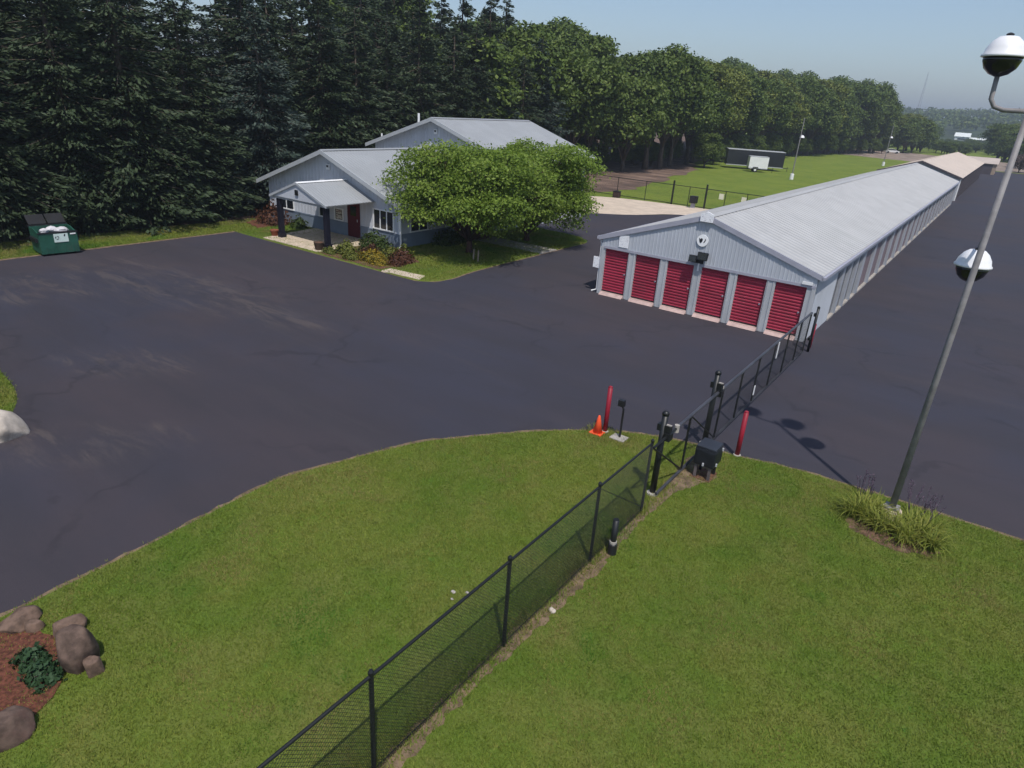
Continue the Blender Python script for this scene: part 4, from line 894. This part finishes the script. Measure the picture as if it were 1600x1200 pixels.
# ------------------------------------------------------------------ boulder ringed bed, bottom left
sheet('boulder_bed', wob([(-9.95 + 1.35 * math.cos(a), 1.25 + 1.15 * math.sin(a)) for a in np.arange(0, 6.28, .4)], .05, .2, 14), .064, m_redmulch)
for i, (lab, x, y, sx, sy, sz, m, z) in enumerate((
        ('large rounded purplish boulder at the right of the mulched bed', -9.20, 2.42, .24, .23, .56, m_rockp, .20),
        ('flat topped tan boulder at the back of the mulched bed', -10.0, 2.60, .25, .17, .18, m_rockb, .10),
        ('brown boulder at the left edge of the mulched bed', -10.75, 2.22, .30, .22, .18, m_rockb, .08),
        ('small brown block at the right front of the mulched bed', -8.88, 2.48, .13, .12, .22, m_rockb, .12),
        ('small tan stone between the two back boulders', -10.45, 2.28, .14, .12, .13, m_rockb, .08),
        ('rounded boulder along the near right of the mulched bed', -8.62, 1.30, .28, .26, .28, m_rockp, .14),
        ('brown boulder along the near side of the mulched bed', -8.55, .55, .34, .36, .28, m_rockb, .12),
        ('tan boulder along the far left of the mulched bed', -11.45, 1.2, .34, .34, .28, m_rockb, .12))):
    stone('boulder', lab, x, y, z, sx, sy, sz, m, 40 + i, 'rock', 'boulders round the mulched bed', rz=i)
def blades(V, F, c, n, ln, wd, spread, bend, rr_, seg=4, z0=0):
    for k in range(n):
        a = rr_.uniform(0, 6.283); L = ln * rr_.uniform(.6, 1.15); sp0 = spread * rr_.uniform(.25, 1); w0 = wd * rr_.uniform(.7, 1.2)
        bx, by = c[0] + rr_.gauss(0, .07), c[1] + rr_.gauss(0, .07); ca, sa = math.cos(a), math.sin(a); n0 = len(V)
        for i in range(seg + 1):
            t = i / seg; rad = L * sp0 * t ** 1.3; z = z0 + L * (t - bend * sp0 * t ** 2.3); wv = w0 * (1 - t ** 1.5) + .001
            V.append((bx + ca * rad - sa * wv, by + sa * rad + ca * wv, z)); V.append((bx + ca * rad + sa * wv, by + sa * rad - ca * wv, z))
        for i in range(seg): q = n0 + 2 * i; F.append((q, q + 1, q + 3, q + 2))
lf_lily = leafmat('daylily_leaf', [(.10, .14, .02), (.18, .22, .034), (.26, .28, .05), (.34, .32, .085)], .35)
lf_green = leafmat('bed_plant_leaf', [(.02, .045, .02), (.035, .075, .03), (.05, .10, .045)], .2)
def clump(name, label, x, y, z, n, ln, wd, spread, bend, mat, seed, group=None, cat='plant'):
    rr_ = random.Random(seed); V, F = [], []; blades(V, F, (0, 0), n, ln, wd, spread, bend, rr_); o = link(name, np_mesh(name, V, F, mat), None, (x, y, z)); return tag(o, label, cat, group)
for i, (x, y) in enumerate(((-.62, 15.3), (-.45, 14.95), (-.30, 15.25), (-.18, 14.72), (.36, 14.62), (.62, 14.95), (.42, 15.25), (.85, 14.7), (.75, 15.35), (-.72, 14.95), (.12, 14.85))):
    clump('daylily', 'yellow green strappy plant left of the lamp post' if x < 0 else 'yellow green strappy plant right of the lamp post', x, y, .05, 110, .70, .013, 1.0, .82, lf_lily, 60 + i, 'strappy plants left of the lamp post' if x < 0 else 'strappy plants right of the lamp post')
lf_purp = leafmat('purple_spike', [(.07, .05, .075), (.12, .085, .12), (.17, .12, .16)], .1)
for i, (x, y) in enumerate(((-.75, 15.75), (-.55, 15.9), (.3, 15.95), (.55, 15.9), (.72, 15.85))):
    rr_ = random.Random(80 + i); V, F = [], []
    o = thing('flower_spikes', 'thin purplish flower spikes left of the lamp post' if x < 0 else 'thin purplish flower spikes right of the lamp post', 'plant', (x, y, .05), 0, 'flower spikes left of the lamp post' if x < 0 else 'flower spikes right of the lamp post')
    b = MB(); P = []
    for k in range(7):
        a = rr_.uniform(0, 6.28); q = rr_.uniform(.05, .25); h_ = rr_.uniform(.5, .85); tip = Vector((math.cos(a) * q, math.sin(a) * q, h_)); b.tube([(0, 0, 0), tip], [.006, .003], 4)
        for j in range(22): t = rr_.uniform(.5, 1); P.append(tip * t + Vector((rr_.gauss(0, .012), rr_.gauss(0, .012), 0)))
    link('stem', b.mesh('stem', lf_purp), o); P = np.array([tuple(p) for p in P]); rng = np.random.default_rng(i); U = unit(len(P)); W = perp(U); V, F = quads(P, U * .016, W * .012); link('flower', np_mesh('flower', V, F, lf_purp), o)
for i, (lab, x, y, s) in enumerate((('dark green plant in the middle of the mulched bed', -9.72, 1.98, .4), ('dark green plant before the large purplish boulder', -9.28, 1.98, .45), ('dark green plant at the near end of the mulched bed', -9.4, .7, .6))):
    shrub('bed_plant', lab, (x, y, .06), s * .62, s * .55, s * .62, 420, .045, lf_green)

# ------------------------------------------------------------------ lamp post in the front bed
m_pole = M('weathered_pole', (.23, .215, .22), .6, var=.2, scale=3, spec=.4)
m_shade = M('white_enamel', (.80, .79, .81), .35, var=.03, spec=.5)
m_smoke = M('smoked_bowl', (.010, .011, .014), .15, var=.1, spec=.6)
def dome(parent, c, r, arm_from=None):
    x, y, z = c
    d = MB().lathe([(r * .30, r * .62), (r * .42, r * .60), (r * .66, r * .40), (r * .86, r * .08), (r * .92, -.06), (r * 1.0, -.09), (r * 1.0, -.12), (r * .9, -.12)], c, 28).build('lamp_shade', m_shade, parent, smooth=True)
    MB().lathe([(r * .88, -.122), (r * .86, -.18), (r * .72, -.30), (r * .45, -.39), (r * .15, -.43)], c, 24).build('bowl', m_smoke, d, smooth=True)
    MB().lathe([(r * .16, r * .63), (r * .18, r * .72), (r * .06, r * .78)], c, 12).build('finial', m_black, d)
def lamp_post(label, x, y, detail=True, h=8.95, group='tall yard lamp posts', armdir=1):
    o = thing('lamp_post', label, 'lamp post', (x, y, 0), 0, group)
    n = 14 if detail else 8
    MB().tube([(x, y, .2), (x, y, h * .5), (x, y, h)], [.072, .062, .048], n).build('pole', m_pole, o, smooth=True)
    MB().lathe([(.24, -.05), (.23, .22), (.19, .26), (.1, .28)], (x, y, 0), 16).build('footing', m_conc, o)
    MB().bbox(x - .15, x + .15, y - .15, y + .15, .28, .31, .008).build('base_plate', m_pole, o)
    zl = 5.86; dome(o, (x - .05, y + .5, zl), .335)
    MB().tube([(x, y, zl + .42), (x, y + .2, zl + .46), (x - .04, y + .44, zl + .40), (x - .05, y + .5, zl + .22)], .03, 7).build('lamp_arm', m_pole, o)
    for s in (-1, 1):
        MB().tube([(x + s * .03, y, h - .35), (x + s * .38, y, h - .35), (x + s * .54, y, h - .30), (x + s * .62, y, h - .18), (x + s * .64, y, h + .25)], .04, 8).build('bracket_arm', m_pole, o, smooth=True)
        dome(o, (x + s * .64, y, h + .62), .345)
    MB().lathe([(.06, 0), (.06, .05), (.02, .08)], (x, y, h), 10).build('pole_cap', m_black, o)
    return o
lamp_post('tall lamp post with white dome lamps rising from the front bed', -.05, 15.55)
def far_lamp(label, x, y):
    o = thing('lamp_post', label, 'lamp post', (x, y, 0), 0, 'tall yard lamp posts')
    MB().tube([(x, y, .5), (x, y, 8.6)], [.085, .06], 8).build('pole', m_pole, o); MB().lathe([(.3, -.05), (.28, .75), (.2, .8)], (x, y, 0), 12).build('footing', m_white, o)
    dome(o, (x + .1, y + .5, 6.0), .36); MB().tube([(x, y, 6.42), (x + .1, y + .5, 6.3)], .03, 6).build('lamp_arm', m_pole, o)
far_lamp('lamp post with white footing in the back field near the white trailer', -26.5, 108.5); far_lamp('distant lamp post near the woodland end of the back field', -23.9, 176)

# ------------------------------------------------------------------ back fence, its gate posts and boxes
BY = 62.2
bf = thing('chain_link_fence', 'black chain link fence across the back edge of the concrete apron', 'fence', (-24, BY, 0))
for x in (-34.6, -31.7, -28.6, -24.1, -20.6, -18.6, -16.6): MB().tube([(x, BY, -.1), (x, BY, 1.85)], .035, 6).build('post', m_fence, bf)
for x in (-25.75, -22.45): MB().tube([(x, BY, -.1), (x, BY, 2.2)], .09, 10).build('gate_post', m_fence, bf)
MB().tube([(-34.6, BY, 1.8), (-16.6, BY, 1.8)], .03, 6).build('top_rail', m_fence, bf); MB().tube([(-34.6, BY, .1), (-16.6, BY, .1)], .025, 6).build('bottom_rail', m_fence, bf)
V, F = chain(((-34.6, BY + .04), (-16.6, BY + .04)), .1, 1.8, .16, .004); o = link('chain_mesh', np_mesh('chain_mesh', np.array(V) - np.array([-24, BY, 0]), F, m_wire), bf); o['kind'] = 'stuff'
for x, z, lab in ((-20.95, 1.05, 'upper white notice hung on the back fence near the storage roof'), (-18.85, 1.0, 'right hand white notice hung on the back fence near the storage roof')):
    tag(MB().bbox(x - .22, x + .22, BY - .08, BY - .045, z, z + .5, .006).build('fence_notice', M('cream_notice', (.66, .66, .5), .6, var=.05)), lab, 'sign', 'white notices on the back fence')
ob = thing('gate_operator', 'dark gate operator box by the back fence gate post', 'gate operator', (-23.3, BY - .6, 0))
MB().bbox(-23.65, -23.0, BY - .9, BY - .35, .45, 1.1, .04).build('housing', m_black, ob); MB().box(-23.5, -23.15, BY - .75, BY - .5, .0, .45).build('pedestal', m_trim, ob)
bb = thing('utility_box', 'small dark box on the ground before the back fence', 'box', (-31.2, 61.2, 0))
MB().bbox(-31.55, -30.9, 61.0, 61.5, 0, .55, .03).build('body', M('dark_brown_box', (.05, .03, .025), .8, var=.2), bb); MB().bbox(-31.58, -30.87, 60.97, 61.53, .552, .6, .015).build('lid', m_black, bb)

# ------------------------------------------------------------------ trailers and car in the back field
def trailer(label, x, y, rz, L, W_, H_, mat, axles, zb=.55):
    t = thing('cargo_trailer', label, 'trailer', (x, y, 0), rz, 'trailers parked on the back field')
    MB().bbox(-L / 2, L / 2, -W_ / 2, W_ / 2, zb, H_, .06).build('body', mat, t, world=False)
    MB().box(-L / 2 + .02, L / 2 - .02, -W_ / 2 - .012, -W_ / 2 + .02, zb - .02, zb + .1).box(-L / 2, L / 2, -W_ / 2 - .01, W_ / 2 + .01, H_ - .08, H_ + .012).build('trim', m_pier, t, world=False)
    MB().tube([(L / 2, -.5, zb), (L / 2 + 1.2, 0, zb - .05)], .04, 6).tube([(L / 2, .5, zb), (L / 2 + 1.2, 0, zb - .05)], .04, 6).tube([(L / 2 + 1.0, 0, 0), (L / 2 + 1.0, 0, zb + .25)], .035, 6).build('hitch', m_black, t, world=False)
    for ax in axles:
        for s in (-1, 1):
            wl = MB().tube([(ax, s * (W_ / 2 + .02), .33), (ax, s * (W_ / 2 - .18), .33)], .33, 16).build('wheel', M('tyre_rubber', (.02, .02, .02), .9), t, world=False)
            MB().tube([(ax, s * (W_ / 2 + .021), .33), (ax, s * (W_ / 2 + .035), .33)], .18, 12).build('rim', m_white, wl, world=False)
            MB().prism([(ax - .48, zb + .02), (ax - .36, zb + .24), (ax + .36, zb + .24), (ax + .48, zb + .02), (ax + .4, zb + .02), (ax + .3, zb + .17), (ax - .3, zb + .17), (ax - .4, zb + .02)], 'x' if False else 'y', s * W_ / 2 - .01, s * (W_ / 2 + .13)).build('fender', m_black, t, world=False)
    MB().box(-L / 2 - .02, -L / 2 - .001, -W_ / 2 + .1, W_ / 2 - .1, zb + .08, H_ - .12).build('rear_door', mat, t, world=False)
    return t
trailer('small white cargo trailer parked in front of the black one', -34.0, 115.6, R(28), 3.0, 1.75, 2.4, m_white, (-.4,))
trailer('long black cargo trailer parked against the woodland edge', -36.2, 120.6, R(27), 9.4, 2.5, 3.1, M('trailer_black', (.018, .019, .023), .3, var=.1, spec=.5), (-.5, .5))
ca = thing('parked_car', 'white car parked far off beyond the grey gravel yard', 'car', (-34.5, 266, 0), R(20))
MB().prism([(-2.1, .35), (2.1, .35), (2.15, .75), (1.2, .92), (.6, 1.4), (-1.2, 1.42), (-1.8, .95), (-2.15, .85)], 'y', -.88, .88).build('body', m_white, ca, world=False)
MB().prism([(1.08, .95), (.56, 1.36), (-1.15, 1.37), (-1.65, .97)], 'y', -.89, .89).build('window', m_glassd, ca, world=False)
for x in (-1.35, 1.35):
    for s in (-1, 1): MB().tube([(x, s * .75, .33), (x, s * .91, .33)], .33, 14).build('wheel', m_black, ca, world=False)
# distant farm building
fb = thing('farm_building', 'white farm building with a low wing in the distant valley', 'building', (-32, 640, 0))
m_fw = M('farm_white', (.75, .78, .76), .6, var=.04)
MB().box(-43, -33.5, 640, 648, -1, 4.6).build('wall', m_fw, fb); MB().prism([(639.5, 4.6), (648.5, 4.6), (644, 7.4)], 'x', -43.6, -33).build('roof', m_fw, fb)
MB().box(-33.4, -23, 641, 647, -1, 2.8).build('wing_wall', m_fw, fb); MB().prism([(640.4, 2.8), (647.6, 2.8), (644, 4.5)], 'x', -33.35, -22.5).build('wing_roof', m_fw, fb)
MB().box(-41, -36, 639.9, 639.98, 2.4, 3.4).build('window', m_glassd, fb)
ma = thing('radio_mast', 'faint lattice mast standing on the skyline beyond the far wood', 'mast', (-120, 1050, 20))
b = MB()
for k in range(3): a = k * 2.094; b.tube([(-120 + 2 * math.cos(a), 1050 + 2 * math.sin(a), 18), (-120 + .5 * math.cos(a), 1050 + .5 * math.sin(a), 74)], .16, 5)
for z in range(24, 72, 5):
    f = 2 - 1.5 * (z - 18) / 56
    for k in range(3): a, c = k * 2.094, (k + 1) * 2.094; b.tube([(-120 + f * math.cos(a), 1050 + f * math.sin(a), z), (-120 + f * math.cos(c), 1050 + f * math.sin(c), z + 3)], .08, 4)
b.build('lattice', m_trim, ma)

# ------------------------------------------------------------------ grass blades on the near lawns (nobody could count them)
m_blade = NT('grass_blade')
t = m_blade; g = t.n('NewGeometry'); v = t.coord()
big = t.ramp(t.noise(v, .22, 3, .55), .35, .65); med = t.ramp(t.noise(v, .9, 6, .7), .42, .66)
c = t.mix(big, (.160, .250, .032), (.255, .295, .052)); c = t.mix(t.math('MULTIPLY', med, .75), c, (.29, .275, .070)); spk = t.n('TexVoronoi'); spk.inputs['Scale'].default_value = 2.6; t.l(v, spk.inputs['Vector']); clov = t.math('MULTIPLY', t.ramp(spk.outputs['Distance'], .10, .24, 1, 0), t.ramp(t.noise(v, .6, 3), .5, .6, 0, .7)); c = t.mix(clov, c, (.15, .33, .055)); thatch = t.ramp(t.noise(v, .42, 5, .65, .6), .50, .66, 0, .8); c = t.mix(thatch, c, (.31, .25, .095)); lushp = t.ramp(t.noise(v, .33, 4, .6, .4), .54, .66, 0, .85); c = t.mix(lushp, c, (.080, .205, .022)); rnd = t.ramp(g.outputs['Random Per Island'], 0, .5); c = t.mix(rnd, (.130, .185, .026), c)
t.l(c, t.p.inputs['Base Color']); t.p.inputs['Roughness'].default_value = .7; t.p.inputs['Specular IOR Level'].default_value = .2
tr = t.n('BsdfTranslucent'); t.l(c, tr.inputs[0]); mx = t.n('MixShader'); mx.inputs[0].default_value = .35; t.l(t.p.outputs[0], mx.inputs[1]); t.l(tr.outputs[0], mx.inputs[2]); t.l(mx.outputs[0], t.out.inputs[0])
def scatter(name, poly, box, n, holes, zb, h0, h1, w0, label, seed):
    g_ = np.random.default_rng(seed); P = np.stack([g_.uniform(box[0], box[1], n), g_.uniform(box[2], box[3], n)], 1); k = in_poly(P, poly)
    for hp in holes:
        inside = in_poly(P, hp); nz = .5 + .5 * np.sin(P[:, 0] * 9 + 3 * np.sin(P[:, 1] * 3.1)) * np.sin(P[:, 1] * 6.3 + 2 * np.sin(P[:, 0] * 8)); k &= ~(inside & (g_.random(n) < .86 - .75 * nz ** 2))
    P = P[k]; n = len(P); P = P + g_.normal(size=P.shape) * .05
    cl = .5 + .5 * np.sin(P[:, 0] * 7 + 2 * np.sin(P[:, 1] * 5)) * np.sin(P[:, 1] * 8 + 2 * np.sin(P[:, 0] * 4)); h = g_.uniform(h0, h1, n) * (.75 + .5 * cl)
    a = g_.uniform(0, 6.283, n); ln = g_.uniform(.2, 1.0, n) * h; b_ = g_.uniform(0, 6.283, n); w_ = w0 * g_.uniform(.7, 1.4, n)
    B = np.concatenate([P, np.full((n, 1), zb)], 1); D = np.stack([np.cos(b_) * w_, np.sin(b_) * w_, np.zeros(n)], 1); T = B + np.stack([np.cos(a) * ln, np.sin(a) * ln, h], 1)
    V = np.stack([B - D, B + D, T], 1).reshape(-1, 3); o = link(name, np_mesh(name, V, np.arange(len(V)).reshape(-1, 3), m_blade.m)); tag(o, label, 'grass', kind='stuff')
scatter('lawn_grass', LAWN, (-11.4, 9.0, .5, 16.7), 820000, [DIRT, BED, [(-9.95 + 1.35 * math.cos(a), 1.25 + 1.15 * math.sin(a)) for a in np.arange(0, 6.28, .4)]], .048, .03, .055, .007, 'mown green grass of the front lawn', 1)
scatter('island_grass', ISL, (-27, -18.4, 2.4, 5.9), 50000, [], .058, .04, .07, .011, 'mown grass of the island at the left', 2)
scatter('office_grass', OFL, (-36.4, -20.6, 22.4, 39.5), 160000, [[(-34.4, 22.4), (-23.9, 22.4), (-23.9, 25.3), (-26.7, 26.7), (-34.4, 26.7)], [(-24, 22.4), (-21.4, 22.5), (-21.6, 23.4), (-24, 23.2)], [(-27, 32.2), (-21, 32.4), (-21, 34.2), (-27, 34)]], .048, .04, .08, .014, 'mown grass round the office', 3)
scatter('verge_grass', [(-41, -4), (-36.5, -4), (-36.5, 22.6), (-36.4, 27), (-39.5, 27)], (-41, -36.4, -4, 27), 110000, [], -.03, .05, .10, .014, 'mown grass strip below the spruces', 4)

scatter('fence_line_grass', [(-4.66, .5), (-4.36, .5), (-4.36, 13.4), (-4.66, 13.4)], (-4.66, -4.36, .5, 13.4), 5200, [], .05, .05, .16, .007, 'longer uncut grass along the foot of the lawn fence', 5)
scatter('post_grass', [(-7.5, 14.1), (-6.0, 14.1), (-6.0, 15.0), (-7.5, 15.0)], (-7.5, -6.0, 14.1, 15.0), 900, [[(-7.3, 14.3), (-6.9, 14.3), (-6.9, 14.7), (-7.3, 14.7)], [(-6.74, 14.43), (-6.28, 14.43), (-6.28, 14.82), (-6.74, 14.82)]], .05, .05, .11, .007, 'longer grass round the cone and keypad stand', 6)
# ------------------------------------------------------------------ summer haze
hm = bpy.data.materials.new('haze_air'); hm.use_nodes = True; ht = hm.node_tree
ht.nodes.remove(ht.nodes['Principled BSDF']); pv = ht.nodes.new('ShaderNodeVolumePrincipled')
pv.inputs['Color'].default_value = (.72, .80, .92, 1); pv.inputs['Density'].default_value = .00055; pv.inputs['Anisotropy'].default_value = .2
ht.links.new(pv.outputs[0], ht.nodes['Material Output'].inputs['Volume'])
hz = MB().box(-3050, 3050, -650, 4250, -1.2, 110).build('haze', hm); tag(hz, 'pale summer haze filling the air over the whole place', 'haze', kind='stuff')
